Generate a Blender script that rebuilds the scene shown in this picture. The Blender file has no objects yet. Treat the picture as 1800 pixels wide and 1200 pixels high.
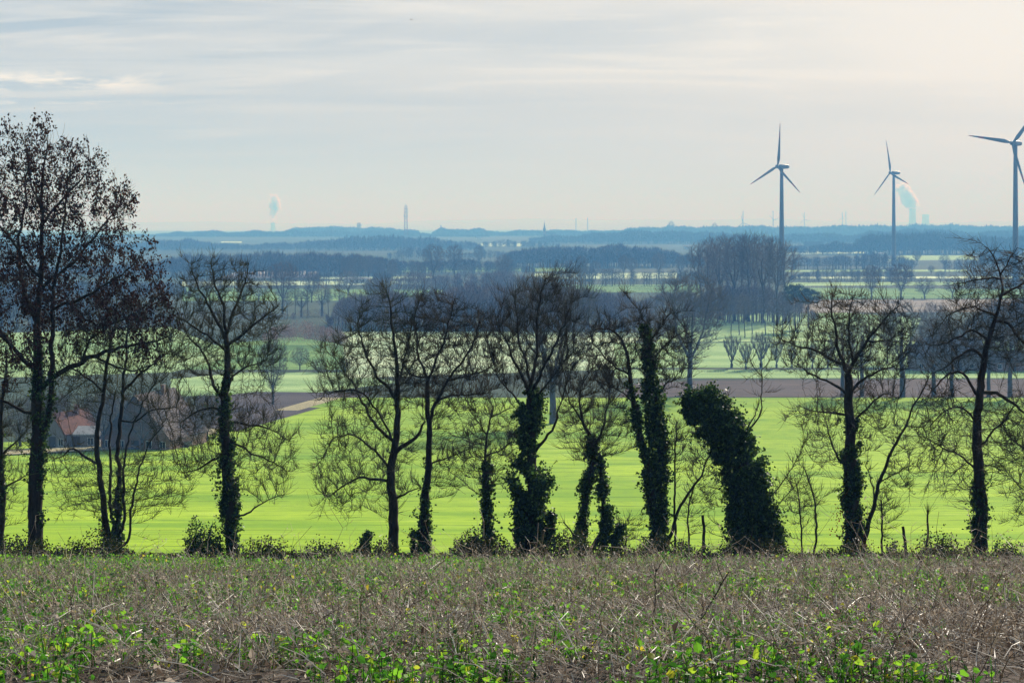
import bpy, math, random
import numpy as np
R = math.radians
C = bpy.context.scene.collection
SC = bpy.context.scene
# ------------------------------------------------------------------ camera, sky, sun, exposure
F = 3359.0            # focal length in pixels of the 1800 px wide photograph
HX, HY = 900.0, 392.0 # principal column and horizon row
cam_d = bpy.data.cameras.new('camera')
cam = bpy.data.objects.new('camera', cam_d); C.objects.link(cam)
cam.location = (0, 0, 0); cam.rotation_euler = (R(90), 0, 0)
cam_d.sensor_width = 36; cam_d.lens = F / 1800 * 36; cam_d.shift_y = -(600 - HY) / 1800
cam_d.clip_start = 0.5; cam_d.clip_end = 80000
SC.camera = cam
SC.view_settings.view_transform = 'Standard'; SC.view_settings.look = 'None'
EXP = 0.6
SC.view_settings.exposure = EXP; SC.view_settings.gamma = 1
cy = SC.cycles
cy.max_bounces = 5; cy.diffuse_bounces = 2; cy.glossy_bounces = 2; cy.transmission_bounces = 3; cy.volume_bounces = 0
cy.use_denoising = True; cy.sample_clamp_indirect = 6; cy.sample_clamp_direct = 0
SUN_AZ, SUN_EL = R(24), R(27)     # azimuth to the right of the view direction
sdir = (math.sin(SUN_AZ)*math.cos(SUN_EL), math.cos(SUN_AZ)*math.cos(SUN_EL), math.sin(SUN_EL))
sun_d = bpy.data.lights.new('sun', 'SUN'); sun_d.energy = 5.0; sun_d.angle = R(0.6); sun_d.color = (1.0, 0.965, 0.91)
sun = bpy.data.objects.new('sun', sun_d); C.objects.link(sun)
from mathutils import Vector
sun.rotation_euler = Vector(sdir).to_track_quat('Z', 'Y').to_euler()

class NT:
    """small node-tree writer"""
    def __init__(s, tree): s.t = tree; s.n = tree.nodes; s.l = tree.links
    def new(s, typ, **k):
        n = s.n.new(typ)
        for a, v in k.items(): setattr(n, a, v)
        return n
    def put(s, sock, v):
        if hasattr(v, 'is_output') or isinstance(v, bpy.types.NodeSocket): s.l.new(v, sock)
        elif v is not None: sock.default_value = v
    def math(s, op, a, b=None, c=None, clamp=False):
        n = s.new('ShaderNodeMath', operation=op, use_clamp=clamp)
        s.put(n.inputs[0], a)
        if b is not None: s.put(n.inputs[1], b)
        if c is not None: s.put(n.inputs[2], c)
        return n.outputs[0]
    def vmath(s, op, a, b=None):
        n = s.new('ShaderNodeVectorMath', operation=op)
        s.put(n.inputs[0], a)
        if b is not None: s.put(n.inputs[1], b)
        return n.outputs['Value'] if op in ('DOT_PRODUCT', 'LENGTH') else n.outputs[0]
    def mix(s, f, a, b, mode='MIX'):
        n = s.new('ShaderNodeMix', data_type='RGBA', blend_type=mode)
        s.put(n.inputs[0], f); s.put(n.inputs[6], a); s.put(n.inputs[7], b)
        return n.outputs[2]
    def comb(s, x, y, z):
        n = s.new('ShaderNodeCombineXYZ')
        for i, v in enumerate((x, y, z)): s.put(n.inputs[i], v)
        return n.outputs[0]
    def noise(s, vec, scale, detail=4, rough=.5, dist=0.0):
        n = s.new('ShaderNodeTexNoise'); s.put(n.inputs['Vector'], vec)
        n.inputs['Scale'].default_value = scale; n.inputs['Detail'].default_value = detail
        n.inputs['Roughness'].default_value = rough; n.inputs['Distortion'].default_value = dist
        return n.outputs[0]
    def ramp(s, f, stops):
        n = s.new('ShaderNodeValToRGB'); s.put(n.inputs[0], f); e = n.color_ramp.elements
        while len(e) < len(stops): e.new(0.5)
        for i, (p, c) in enumerate(stops):
            e[i].position = p; e[i].color = (c[0], c[1], c[2], 1) if not isinstance(c, (int, float)) else (c, c, c, 1)
        return n.outputs[0]
    def mapr(s, v, a, b, c=0.0, d=1.0, smooth=True):
        n = s.new('ShaderNodeMapRange'); n.interpolation_type = 'SMOOTHSTEP' if smooth else 'LINEAR'
        s.put(n.inputs[0], v)
        for i, q in enumerate((a, b, c, d)): n.inputs[i+1].default_value = q
        return n.outputs[0]

W = bpy.data.worlds.new('World'); SC.world = W; W.use_nodes = True
w = NT(W.node_tree); W.node_tree.nodes.clear()
sky = w.new('ShaderNodeTexSky', sky_type='NISHITA', sun_disc=False)
sky.sun_elevation = SUN_EL; sky.sun_rotation = SUN_AZ; sky.air_density = 1.2; sky.dust_density = 3.0; sky.ozone_density = 1.0
K = 2 ** EXP
d = w.new('ShaderNodeTexCoord').outputs['Generated']
sep = w.new('ShaderNodeSeparateXYZ'); w.put(sep.inputs[0], d)
dx, dy, dz = sep.outputs
zz = w.math('ADD', w.math('MAXIMUM', dz, 0.0), 0.10)
u = w.math('DIVIDE', dx, zz); v = w.math('DIVIDE', dy, zz)
cl = w.comb(w.math('MULTIPLY', u, 0.55), v, 0.0)          # a veil of high cloud on a plane overhead, drawn out sideways
n1 = w.noise(cl, 0.9, 6, .55, .6)
n2 = w.noise(w.comb(w.math('MULTIPLY', u, 0.30), v, 3.0), 2.6, 7, .62, .8)
n3 = w.noise(w.comb(w.math('MULTIPLY', u, 0.5), w.math('MULTIPLY', v, 1.5), 9.0), 0.42, 3, .5)
toSun = w.vmath('DOT_PRODUCT', d, sdir)
glow = w.mapr(toSun, 0.84, 1.0, 0, 1)
side = w.math('DIVIDE', dx, w.math('MAXIMUM', dy, 0.05))
sidef = w.mapr(side, -0.30, 0.34, 0, 1)
hi = w.mapr(dz, 0.012, 0.075, 0, 1)
grey = (0.55, 0.585, 0.615, 1); cream = (0.86, 0.845, 0.80, 1); blue = (0.43, 0.495, 0.565, 1); pale = (0.72, 0.76, 0.79, 1)
base = w.mix(w.math('MULTIPLY', sidef, w.mapr(dz, 0.0, 0.07, 0.35, 1.0)), grey, cream)
patch = w.math('MULTIPLY', w.mapr(n3, 0.36, 0.62, 0, 1), 0.75)
base = w.mix(w.math('MULTIPLY', patch, w.mapr(dz, 0.03, 0.09, 0.15, 1.0)), base, w.mix(sidef, (0.70, 0.735, 0.76, 1), (0.90, 0.89, 0.86, 1)))
thin = w.math('MULTIPLY', w.mapr(n1, 0.42, 0.64, 0, 1.0), w.math('MULTIPLY', hi, w.mapr(side, -0.3, 0.28, 1.0, 0.18)))
base = w.mix(thin, base, blue)
stre = w.math('MULTIPLY', w.mapr(n2, 0.46, 0.68, 0, 0.58), hi)
base = w.mix(stre, base, (0.93, 0.92, 0.88, 1))
bnd = w.math('MULTIPLY', w.math('MULTIPLY', w.mapr(dz, .022, .045, 0, 1), w.mapr(dz, .055, .085, 1, 0)), w.mapr(n3, .30, .60, .75, .25))
base = w.mix(w.math('MULTIPLY', bnd, w.mapr(side, -.1, .25, 1, .35)), base, (.50, .54, .575, 1))
hz = w.mapr(dz, 0.0, 0.035, 1, 0)
base = w.mix(w.math('MULTIPLY', hz, 0.8), base, pale)
# one bank of brighter fair-weather cloud low in the west part of the sky
el = w.math('DIVIDE', dz, w.math('MAXIMUM', dy, 0.05))
bx = w.math('MULTIPLY', w.mapr(side, -0.34, -0.255, 0, 1), w.mapr(side, -0.19, -0.155, 1, 0))
b1 = w.math('MULTIPLY', w.mapr(el, 0.066, 0.073, 0, 1), w.mapr(el, 0.076, 0.082, 1, 0))
bx = w.math('MULTIPLY', w.mapr(side, -0.60, -0.26, 1, 1), w.mapr(side, -0.215, -0.16, 1, 0))
b2 = w.math('MULTIPLY', w.mapr(el, 0.0615, 0.0625, 0, 1), w.mapr(el, 0.0632, 0.0642, 1, 0))
nb = w.noise(w.comb(w.math('MULTIPLY', side, 22.0), w.math('MULTIPLY', el, 120.0), 0.0), 1.0, 8, .68, .5)
bank = w.math('MULTIPLY', w.math('MULTIPLY', bx, w.math('MAXIMUM', b1, w.math('MULTIPLY', b2, 0.7))), w.mapr(nb, 0.42, 0.62, 0, 1))
base = w.mix(bank, base, (1.0, 0.985, 0.93, 1))
base = w.mix(w.math('MULTIPLY', glow, 0.28), base, (1.0, 0.99, 0.96, 1))
below = w.mapr(dz, -0.02, 0.0, 0, 1)
away = w.mapr(toSun, -0.55, 0.75, 0, 1)
base = w.mix(w.mapr(dz, 0.22, 0.6, 0, 1), base, w.mix(1.0, base, (.42, .56, .80, 1), 'MULTIPLY'))
cloudc = w.mix(1.0, base, w.mix(away, (.36/K, .39/K, .43/K, 1), (1/K, 1/K, 1/K, 1)), 'MULTIPLY')
bgc = w.new('ShaderNodeBackground'); w.put(bgc.inputs[0], cloudc); bgc.inputs[1].default_value = 1.0
bgs = w.new('ShaderNodeBackground'); w.put(bgs.inputs[0], sky.outputs[0]); bgs.inputs[1].default_value = 0.05
ms = w.new('ShaderNodeMixShader'); ms.inputs[0].default_value = 0.96
w.l.new(bgs.outputs[0], ms.inputs[1]); w.l.new(bgc.outputs[0], ms.inputs[2])
wo = w.new('ShaderNodeOutputWorld'); w.l.new(ms.outputs[0], wo.inputs[0])

# ------------------------------------------------------------------ tagging and object helpers
def tag(o, label=None, cat=None, group=None, kind=None):
    if label: o['label'] = label
    if cat: o['category'] = cat
    if group: o['group'] = group
    if kind: o['kind'] = kind
    return o
def empty(name, loc, label=None, cat=None, group=None, rz=0.0):
    o = bpy.data.objects.new(name, None); C.objects.link(o); o.location = loc; o.rotation_euler = (0, 0, rz)
    o.empty_display_size = .5
    return tag(o, label, cat, group)
def copy_tree(o, parent=None):
    c = o.copy(); C.objects.link(c); c.parent = parent
    for ch in list(o.children): copy_tree(ch, c)
    return c

class MB:
    """collects vertex and face arrays and links them as one mesh object"""
    def __init__(s): s.v = []; s.q = []; s.t = []; s.n = 0; s.tm = []; s.qm = []
    def add(s, v, quads=None, tris=None, m=0):
        v = np.asarray(v, float).reshape(-1, 3)
        if quads is not None and len(quads): s.q.append(np.asarray(quads, np.int64).reshape(-1, 4) + s.n); s.qm.append(np.full(len(s.q[-1]), m))
        if tris is not None and len(tris): s.t.append(np.asarray(tris, np.int64).reshape(-1, 3) + s.n); s.tm.append(np.full(len(s.t[-1]), m))
        s.v.append(v); s.n += len(v)
    def build(s, name, mat, parent=None, smooth=False, loc=None):
        V = np.concatenate(s.v) if s.v else np.zeros((0, 3))
        if loc is not None: V = V - np.asarray(loc)
        Q = np.concatenate(s.q) if s.q else np.zeros((0, 4), np.int64)
        T = np.concatenate(s.t) if s.t else np.zeros((0, 3), np.int64)
        me = bpy.data.meshes.new(name)
        me.vertices.add(len(V)); me.vertices.foreach_set('co', V.astype(np.float32).ravel())
        nl = Q.size + T.size; me.loops.add(nl)
        me.loops.foreach_set('vertex_index', np.concatenate([Q.ravel(), T.ravel()]).astype(np.int32))
        me.polygons.add(len(Q) + len(T))
        st = np.concatenate([np.arange(len(Q)) * 4, len(Q) * 4 + np.arange(len(T)) * 3]).astype(np.int32)
        me.polygons.foreach_set('loop_start', st)
        me.polygons.foreach_set('loop_total', np.concatenate([np.full(len(Q), 4), np.full(len(T), 3)]).astype(np.int32))
        mi = np.concatenate([*s.qm, *s.tm]).astype(np.int32) if nl else None
        if mi is not None: me.polygons.foreach_set('material_index', mi)
        me.polygons.foreach_set('use_smooth', np.full(len(Q) + len(T), smooth))
        me.update(calc_edges=True); me.validate(verbose=False)
        for x in (mat if isinstance(mat, (list, tuple)) else [mat]): me.materials.append(x)
        o = bpy.data.objects.new(name, me); C.objects.link(o)
        if parent is not None: o.parent = parent
        if loc is not None and parent is None: o.location = loc
        return o
    # -- primitive shapes
    def box(s, x0, x1, y0, y1, z0, z1, m=0):
        v = [(x, y, z) for z in (z0, z1) for y in (y0, y1) for x in (x0, x1)]
        s.add(v, [(0, 2, 3, 1), (4, 5, 7, 6), (0, 1, 5, 4), (2, 6, 7, 3), (0, 4, 6, 2), (1, 3, 7, 5)], m=m); return s
    def prism(s, poly, y0, y1, m=0):
        """polygon given in x,z extruded along y"""
        n = len(poly); v = [(x, y0, z) for x, z in poly] + [(x, y1, z) for x, z in poly]
        s.add(v, [(i, (i+1) % n, n + (i+1) % n, n + i) for i in range(n)], m=m)
        for b in (0, n):
            s.add(v, None, [(b, b+i, b+i+1) if b else (b, b+i+1, b+i) for i in range(1, n-1)], m=m)
        return s
    def tube(s, pts, rad, sides=8, m=0, cap=True):
        P = np.asarray(pts, float)[None]; Rr = np.asarray(rad, float)
        if Rr.ndim == 0: Rr = np.full(P.shape[1], float(Rr))
        v, q = polytubes(P, Rr[None], sides); s.add(v, q, m=m)
        if cap:
            for k in (0, P.shape[1]-1):
                ring = [k*sides + i for i in range(sides)]
                s.add(v.reshape(-1, 3)[ring], None, [(0, i, i+1) if k else (0, i+1, i) for i in range(1, sides-1)], m=m)
        return s
    def lathe(s, prof, n=24, c=(0, 0, 0), m=0):
        prof = np.asarray(prof, float); a = np.arange(n) * 2*math.pi/n
        v = np.stack([prof[:, 0, None]*np.cos(a) + c[0], prof[:, 0, None]*np.sin(a) + c[1], np.repeat(prof[:, 1, None], n, 1) + c[2]], -1)
        q = [(k*n+i, k*n+(i+1) % n, (k+1)*n+(i+1) % n, (k+1)*n+i) for k in range(len(prof)-1) for i in range(n)]
        s.add(v, q, m=m); return s

def nrm(a): return a / np.maximum(np.linalg.norm(a, axis=-1, keepdims=True), 1e-9)
def polytubes(P, Rr, sides, ref=(0.31, 0.87, 0.38)):
    """P (M,K,3) polylines, Rr (M,K) radii -> vertices and quads"""
    M, Kk, _ = P.shape
    T = np.empty_like(P); T[:, 1:-1] = P[:, 2:] - P[:, :-2]; T[:, 0] = P[:, 1] - P[:, 0]; T[:, -1] = P[:, -1] - P[:, -2]
    T = nrm(T); ref = np.asarray(ref); a = nrm(np.cross(T, ref + 0*T)); b = np.cross(T, a)
    th = np.arange(sides) * 2*math.pi/sides
    v = P[:, :, None] + Rr[:, :, None, None] * (a[:, :, None]*np.cos(th)[:, None] + b[:, :, None]*np.sin(th)[:, None])
    base = (np.arange(M)[:, None, None]*Kk + np.arange(Kk-1)[None, :, None])*sides
    i = np.arange(sides)[None, None]; j = (i+1) % sides
    q = np.stack([base+i, base+j, base+sides+j, base+sides+i], -1)
    return v.reshape(-1, 3), q.reshape(-1, 4)

def broad_leaves(P, size, rng, up=.5, droop=.35):
    """rounded leaf with a mid rib and a drooping tip: eight vertices"""
    n = len(P); d = nrm(rng.normal(size=(n, 3))*[1, 1, .5] + [0, 0, up]); s_ = nrm(np.cross(d, rng.normal(size=(n, 3)))); nn = np.cross(s_, d); nn *= np.sign(nn[:, 2:3]+1e-6)
    L = (np.asarray(size)*np.ones(n))[:, None]; w_ = L*rng.uniform(.28, .46, (n, 1)); f_ = rng.uniform(.1, .5, (n, 1))*w_; k = L*droop*rng.uniform(.2, 1.4, (n, 1))
    c1 = P + d*L*.33 - nn*k*.08; c2 = P + d*L*.72 - nn*k*.42; tip = P + d*L*.98 - nn*k
    v = np.stack([P, c1, c2, tip, c1+s_*w_*.85+nn*f_-d*L*.05, c2+s_*w_*.8+nn*f_*.8-d*L*.02, c1-s_*w_*.85+nn*f_-d*L*.05, c2-s_*w_*.8+nn*f_*.8-d*L*.02], 1)
    b = np.arange(n)[:, None]*8; T = [[0, 1, 4], [4, 1, 5], [1, 2, 5], [5, 2, 3], [0, 6, 1], [6, 7, 1], [1, 7, 2], [7, 3, 2]]
    return v.reshape(-1, 3), np.concatenate([b + t for t in T])
def leaves(P, size, rng, up=0.3, fold=0.25, narrow=0.75):
    """folded leaf of four vertices and two faces at every point"""
    n = len(P); d = nrm(rng.normal(size=(n, 3)) + np.array([0, 0, up])); s_ = nrm(np.cross(d, rng.normal(size=(n, 3)))); nn = np.cross(d, s_)
    size = np.asarray(size) * np.ones(n); L = size[:, None]
    w_ = L * narrow * .5
    v = np.stack([P, P + d*L*.55 + s_*w_ + nn*w_*fold, P + d*L, P + d*L*.55 - s_*w_ + nn*w_*fold], 1)
    b = np.arange(n)[:, None]*4
    return v.reshape(-1, 3), np.concatenate([b + [0, 1, 2], b + [0, 2, 3]])

# ------------------------------------------------------------------ materials
def mat(name, fn):
    m = bpy.data.materials.new(name); m.use_nodes = True; t = NT(m.node_tree); m.node_tree.nodes.clear()
    out = t.new('ShaderNodeOutputMaterial'); fn(t, out); return m
def principled(t, out, col, rough=.8, spec=.3, bump=None, bs=.3, bd=.05, trans=None, metal=0.0, sheen=0):
    p = t.new('ShaderNodeBsdfPrincipled'); t.put(p.inputs['Base Color'], col); t.put(p.inputs['Roughness'], rough)
    t.put(p.inputs['Specular IOR Level'], spec); t.put(p.inputs['Metallic'], metal)
    if sheen: t.put(p.inputs['Sheen Weight'], sheen)
    if bump is not None:
        b = t.new('ShaderNodeBump'); b.inputs['Strength'].default_value = bs; b.inputs['Distance'].default_value = bd
        t.put(b.inputs['Height'], bump); t.l.new(b.outputs[0], p.inputs['Normal'])
    sh = p.outputs[0]
    if trans is not None:
        tr = t.new('ShaderNodeBsdfTranslucent'); t.put(tr.inputs[0], trans[1]); mx = t.new('ShaderNodeMixShader')
        mx.inputs[0].default_value = trans[0]; t.l.new(sh, mx.inputs[1]); t.l.new(tr.outputs[0], mx.inputs[2]); sh = mx.outputs[0]
    t.l.new(sh, out.inputs[0])
def OC(t): return t.new('ShaderNodeTexCoord').outputs['Object']
def GP(t): return t.new('ShaderNodeNewGeometry').outputs['Position']
def island(t): return t.new('ShaderNodeNewGeometry').outputs['Random Per Island']
def scl(t, v, s): return t.vmath('MULTIPLY', v, s)

def bark_mat(name, c1, c2, sc=9.0):
    def f(t, out):
        o = OC(t); n = t.noise(scl(t, o, (1, 1, .25)), sc, 6, .65); n2 = t.noise(o, 1.3, 3)
        col = t.mix(t.mapr(n, .35, .65), c1, c2); col = t.mix(t.mapr(n2, .5, .7, 0, .5), col, (c2[0]*.8, c2[1]*1.1, c2[2]*.6, 1))
        principled(t, out, col, .9, .15, n, .8, .03)
    return mat(name, f)
M_BARK = bark_mat('bark_dark', (.016, .014, .012, 1), (.05, .044, .036, 1))
M_BARK2 = bark_mat('bark_reddish', (.02, .014, .011, 1), (.06, .042, .032, 1))
def tw(name, stops, rough=.8, spec=.2, tr=None):
    def f(t, out):
        col = t.ramp(island(t), stops)
        principled(t, out, col, rough, spec, trans=(tr, col) if tr else None)
    return mat(name, f)
M_TWIG = tw('twigs_dark', [(0, (.016, .014, .011)), (.6, (.034, .028, .020)), (1, (.07, .058, .036))])
M_TWIGG = tw('twigs_mossy', [(0, (.016, .016, .010)), (.6, (.034, .036, .016)), (1, (.075, .08, .03))])
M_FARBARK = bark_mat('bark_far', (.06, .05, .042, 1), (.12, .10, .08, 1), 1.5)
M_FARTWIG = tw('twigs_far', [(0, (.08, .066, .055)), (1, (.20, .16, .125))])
M_RGREY = None
M_WOOD_D = tw('wood_brown', [(0, (.035, .033, .032)), (.5, (.075, .065, .058)), (1, (.15, .12, .10))])
M_WOOD_R = tw('wood_reddish', [(0, (.09, .055, .05)), (.5, (.36, .19, .15)), (1, (.56, .34, .25))])
M_WOOD_P = tw('wood_purple', [(0, (.065, .050, .050)), (.5, (.15, .105, .095)), (1, (.28, .20, .16))])
M_PINE = tw('pine_needles', [(0, (.012, .025, .012)), (1, (.045, .075, .03))])
M_IVY = tw('ivy_leaves', [(0, (.010, .026, .008)), (.6, (.03, .07, .016)), (.85, (.07, .15, .028)), (1, (.20, .30, .07))], .5, .25, .38)
M_SEED = tw('ash_keys', [(0, (.020, .009, .008)), (.6, (.040, .018, .016)), (1, (.09, .042, .03))], .8, .15, .15)
M_RUST = tw('rust_leaves', [(0, (.10, .035, .015)), (1, (.30, .11, .04))], .8, .15, .3)
M_STALK = tw('dry_stalks', [(0, (.08, .054, .038)), (.3, (.26, .19, .135)), (.7, (.58, .47, .35)), (1, (.88, .80, .66))], .55, .35, .3)
M_STRAW = tw('straw', [(0, (.20, .16, .12)), (.6, (.50, .43, .33)), (1, (.75, .70, .60))], .5, .4, .3)
M_LEAF = tw('green_leaves', [(0, (.025, .09, .012)), (.4, (.07, .24, .020)), (.8, (.20, .46, .03)), (.95, (.34, .50, .035)), (1, (.55, .42, .04))], .55, .3, .6)
M_LITTER = tw('leaf_litter', [(0, (.07, .05, .038)), (.5, (.22, .17, .13)), (1, (.58, .50, .41))], .7, .3, .3)
M_DARKSTEM = tw('dark_stem', [(0, (.035, .025, .018)), (1, (.07, .055, .04))], .8, .2)
M_BRAMBLE = tw('bramble_leaves', [(0, (.012, .020, .007)), (.6, (.03, .045, .014)), (.85, (.08, .11, .025)), (1, (.14, .075, .03))], .6, .2, .3)

def field_mat(name, c1, c2, rowsc=None, nsc=.02, sheen=0, rough=1.0, spec=.03, streak=None):
    def f(t, out):
        p = GP(t); n = t.noise(p, nsc, 5, .6); n2 = t.noise(p, nsc*14, 5, .7)
        col = t.mix(t.mapr(n, .35, .65), c1, c2)
        col = t.mix(t.mapr(n2, .3, .8, 0, .55), col, (c1[0]*.55, c1[1]*.62, c1[2]*.5, 1))
        h = n2
        if rowsc:
            # drill rows and wheel tracks of the crop
            rv = scl(t, p, (.012, 1, 0)); w_ = t.new('ShaderNodeTexWave', wave_type='BANDS', bands_direction='Y'); t.put(w_.inputs[0], t.vmath('ADD', scl(t, p, (.02, 1, 0)), scl(t, t.comb(t.noise(p, .012, 2), t.noise(p, .012, 2), 0), (0, 12, 0))))
            w_.inputs['Scale'].default_value = rowsc; w_.inputs['Distortion'].default_value = 1.0; w_.inputs['Detail'].default_value = 3
            line = t.mapr(w_.outputs[1], .90, .985); brk = t.mapr(t.noise(scl(t, p, (.4, 1.3, 0)), .22, 6, .8), .44, .58)
            k = t.math('MULTIPLY', t.math('MULTIPLY', line, brk), .75)
            n9 = t.noise(scl(t, p, (.5, 1, 0)), .035, 4, .6); col = t.mix(t.mapr(n9, .46, .66, 0, .75), col, (c1[0]*.55, c1[1]*.72, c1[2]*.7, 1)); col = t.mix(t.mapr(t.noise(scl(t, p, (.6, 1, 0)), .11, 5, .7), .56, .72, 0, .5), col, (c2[0]*1.25, c2[1]*1.12, c2[2]*3.5, 1))
            col = t.mix(k, col, (c1[0]*.30, c1[1]*.36, c1[2]*.4, 1))
            n4 = t.noise(scl(t, p, (.10, 1.2, 0)), .8, 5, .75)
            col = t.mix(t.mapr(n4, .50, .72, 0, .5), col, (c1[0]*.42, c1[1]*.50, c1[2]*.5, 1))
            col = t.mix(t.mapr(t.noise(scl(t, p, (.15, 1, 0)), 1.8, 5, .75), .55, .75, 0, .5), col, (c2[0]*1.45, c2[1]*1.25, c2[2]*1.4, 1))
        if streak:
            s_ = t.noise(scl(t, p, (.05, 1, 0)), streak, 4, .65)
            col = t.mix(t.mapr(s_, .45, .65, 0, .6), col, (c2[0]*1.5, c2[1]*1.35, c2[2]*1.4, 1))
        principled(t, out, col, rough, spec, h, .5, .3, sheen=sheen)
    return mat(name, f)
M_CROP = field_mat('winter_crop', (.24, .38, .022, 1), (.36, .51, .030, 1), .026, .018, spec=.04, rough=1.0)
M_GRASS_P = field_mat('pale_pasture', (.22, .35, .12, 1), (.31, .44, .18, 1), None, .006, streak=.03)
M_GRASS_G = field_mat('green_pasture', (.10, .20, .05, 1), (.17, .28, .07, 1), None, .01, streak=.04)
M_HILLS = field_mat('hazed_hills', (.34, .30, .26, 1), (.44, .38, .33, 1), None, .0006)  # haze paleness put into the base colour of the far hills
M_PLOUGH = field_mat('ploughed_soil', (.065, .050, .043, 1), (.11, .085, .072, 1), None, .02, streak=.5)
M_PLOUGHD = field_mat('dark_ploughed_soil', (.055, .045, .045, 1), (.09, .075, .07, 1), None, .05, streak=.6)
M_STUBBLE = field_mat('pink_stubble', (.22, .185, .145, 1), (.31, .26, .20, 1), None, .008, streak=.05)
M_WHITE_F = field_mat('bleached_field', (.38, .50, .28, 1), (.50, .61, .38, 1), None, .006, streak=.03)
M_GROUND = field_mat('valley_floor', (.045, .065, .03, 1), (.08, .09, .045, 1), None, .004)
M_VERGE = field_mat('dry_verge', (.33, .29, .17, 1), (.42, .37, .22, 1), None, .1)
def _meadow(t, out):
    p = GP(t); n = t.noise(p, 1.6, 6, .7); n2 = t.noise(p, 14, 5, .7)
    col = t.mix(t.mapr(n, .35, .65), (.060, .042, .034, 1), (.115, .088, .068, 1)); col = t.mix(t.mapr(n2, .5, .7, 0, .6), col, (.21, .165, .13, 1))
    principled(t, out, col, .95, .1, n2, 1.0, .04)
M_MEADOW = mat('meadow_soil', _meadow)
# ------------------------------------------------------------------ terrain
KY = np.array([-60, 0, 8, 10, 20, 30, 40, 50, 58, 61, 63, 65, 68, 73, 85, 100, 115, 130, 150, 200, 280, 350, 430, 500, 545, 700, 3000, 4500, 5600, 7000, 9000, 14000, 20000, 24000, 26000, 30000.])
KZ = np.array([2.0, -1.75, -2.12, -2.45, -4.12, -5.80, -7.45, -9.30, -10.85, -11.50, -11.95, -12.7, -13.8, -15.2, -16.9, -18.9, -20.7, -22.8, -25.3, -31.6, -39.6, -45.1, -49.4, -50, -50, -50, -50, -47, -42, -46, -60, -60, -30, 15, 25, -10.])
def pchip(x, y):
    h = np.diff(x); dl = np.diff(y)/h; m = np.zeros_like(y)
    for i in range(1, len(x)-1):
        if dl[i-1]*dl[i] > 0:
            w1 = 2*h[i]+h[i-1]; w2 = h[i]+2*h[i-1]; m[i] = (w1+w2)/(w1/dl[i-1]+w2/dl[i])
    m[0] = dl[0]; m[-1] = dl[-1]
    def f(q):
        q = np.asarray(q, float); i = np.clip(np.searchsorted(x, q)-1, 0, len(h)-1); t = (q-x[i])/h[i]
        return (2*t**3-3*t**2+1)*y[i] + (t**3-2*t**2+t)*h[i]*m[i] + (-2*t**3+3*t**2)*y[i+1] + (t**3-t**2)*h[i]*m[i+1]
    return f
_prof = pchip(KY, KZ)
def TZ(x, y):
    x = np.asarray(x, float); y = np.asarray(y, float)
    far = np.clip((y-14000)/8000, 0, 1)
    b = 22*np.sin(x/1400+.6) + 13*np.sin(x/610+2.0) + 7*np.sin(x/230) + 5*np.sin(y/900)
    return _prof(y) + far*(b + 10*np.clip(x/5000, -1, 1))
_ys = np.concatenate([np.arange(113, 560, .25), np.arange(560, 30000, 4.)])
_rows = HY - F*_prof(_ys)/_ys
def G(px, row, dz=0.0):
    """where the ray through a pixel of the photograph meets the valley floor (beyond the tree bank)"""
    k = np.argmax(_rows <= row); y = float(_ys[k]); x = (px-HX)/F*y
    return x, y, float(TZ(x, y))+dz
def P(px, row, D):
    return np.array([(px-HX)/F*D, D, (HY-row)/F*D])
_steps = [0]
ROWS = np.concatenate([np.arange(-60, 0, 4), np.arange(0, 75, .5), np.arange(75, 160, 2.), np.arange(160, 560, 5.), np.arange(560, 3000, 60.), np.arange(3000, 9000, 150.), np.arange(9000, 30001, 300.)])
def sheet(name, rows, xl, xr, nc, m, dz, jitter=None, label=None, kind='structure', smooth=True):
    rows = np.asarray(rows, float); a = np.linspace(0, 1, nc)
    XL = np.array([xl(y) for y in rows]); XR = np.array([xr(y) for y in rows])
    X = XL[:, None]*(1-a) + XR[:, None]*a; Y = np.repeat(rows[:, None], nc, 1)
    Z = TZ(X, Y) + dz
    if jitter: Z = Z + jitter(X, Y)
    i = np.arange(len(rows)-1)[:, None]*nc + np.arange(nc-1)[None]
    mb = MB(); mb.add(np.stack([X, Y, Z], -1), np.stack([i, i+1, i+nc+1, i+nc], -1).reshape(-1, 4))
    return tag(mb.build(name, m, smooth=smooth), label, None, None, kind)
sheet('ground', ROWS, lambda y: -(.36*abs(y)+60), lambda y: .36*abs(y)+60, 60, M_GROUND, 0, label='hazy valley floor running out to pale far hills')
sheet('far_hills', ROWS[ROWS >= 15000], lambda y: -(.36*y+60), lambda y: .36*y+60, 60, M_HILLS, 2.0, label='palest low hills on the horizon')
rg = np.random.default_rng(5)
ph = rg.uniform(0, 6.28, 24); fx = rg.normal(size=24)*3.2; fy = rg.normal(size=24)*3.2
def lump(X, Y): return .03 + .014*np.sum([1+np.sin(fx[k]*X + fy[k]*Y + ph[k]) for k in range(24)], 0)/2.0
sheet('meadow_slope', np.concatenate([np.arange(-55, 4, 2), np.arange(4, 66.3, .2)]), lambda y: -(.33*abs(y)+6), lambda y: .33*abs(y)+6, 200, M_MEADOW, 0.0, lump, 'brown soil of the weedy slope in front')
_r1 = ROWS[(ROWS >= 66) & (ROWS <= 545)]
def xl_field(y):
    a = (330-HX)/F*433; b = (603-HX)/F*545
    return -(.30*y+30) if y < 425 else (-(.30*425+30) + (a+.30*425+30)*(y-425)/8.0 if y < 433 else a + (b-a)*((y-433)/112.0)**1.0)
_rf = np.unique(np.concatenate([_r1, np.arange(420, 440, 1.)]))
_rf = _rf[_rf <= 545]
sheet('crop_field', _rf, xl_field, lambda y: .33*y+30, 50, M_CROP, .26, label='bright green winter crop field filling the slope below the trees')
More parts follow.
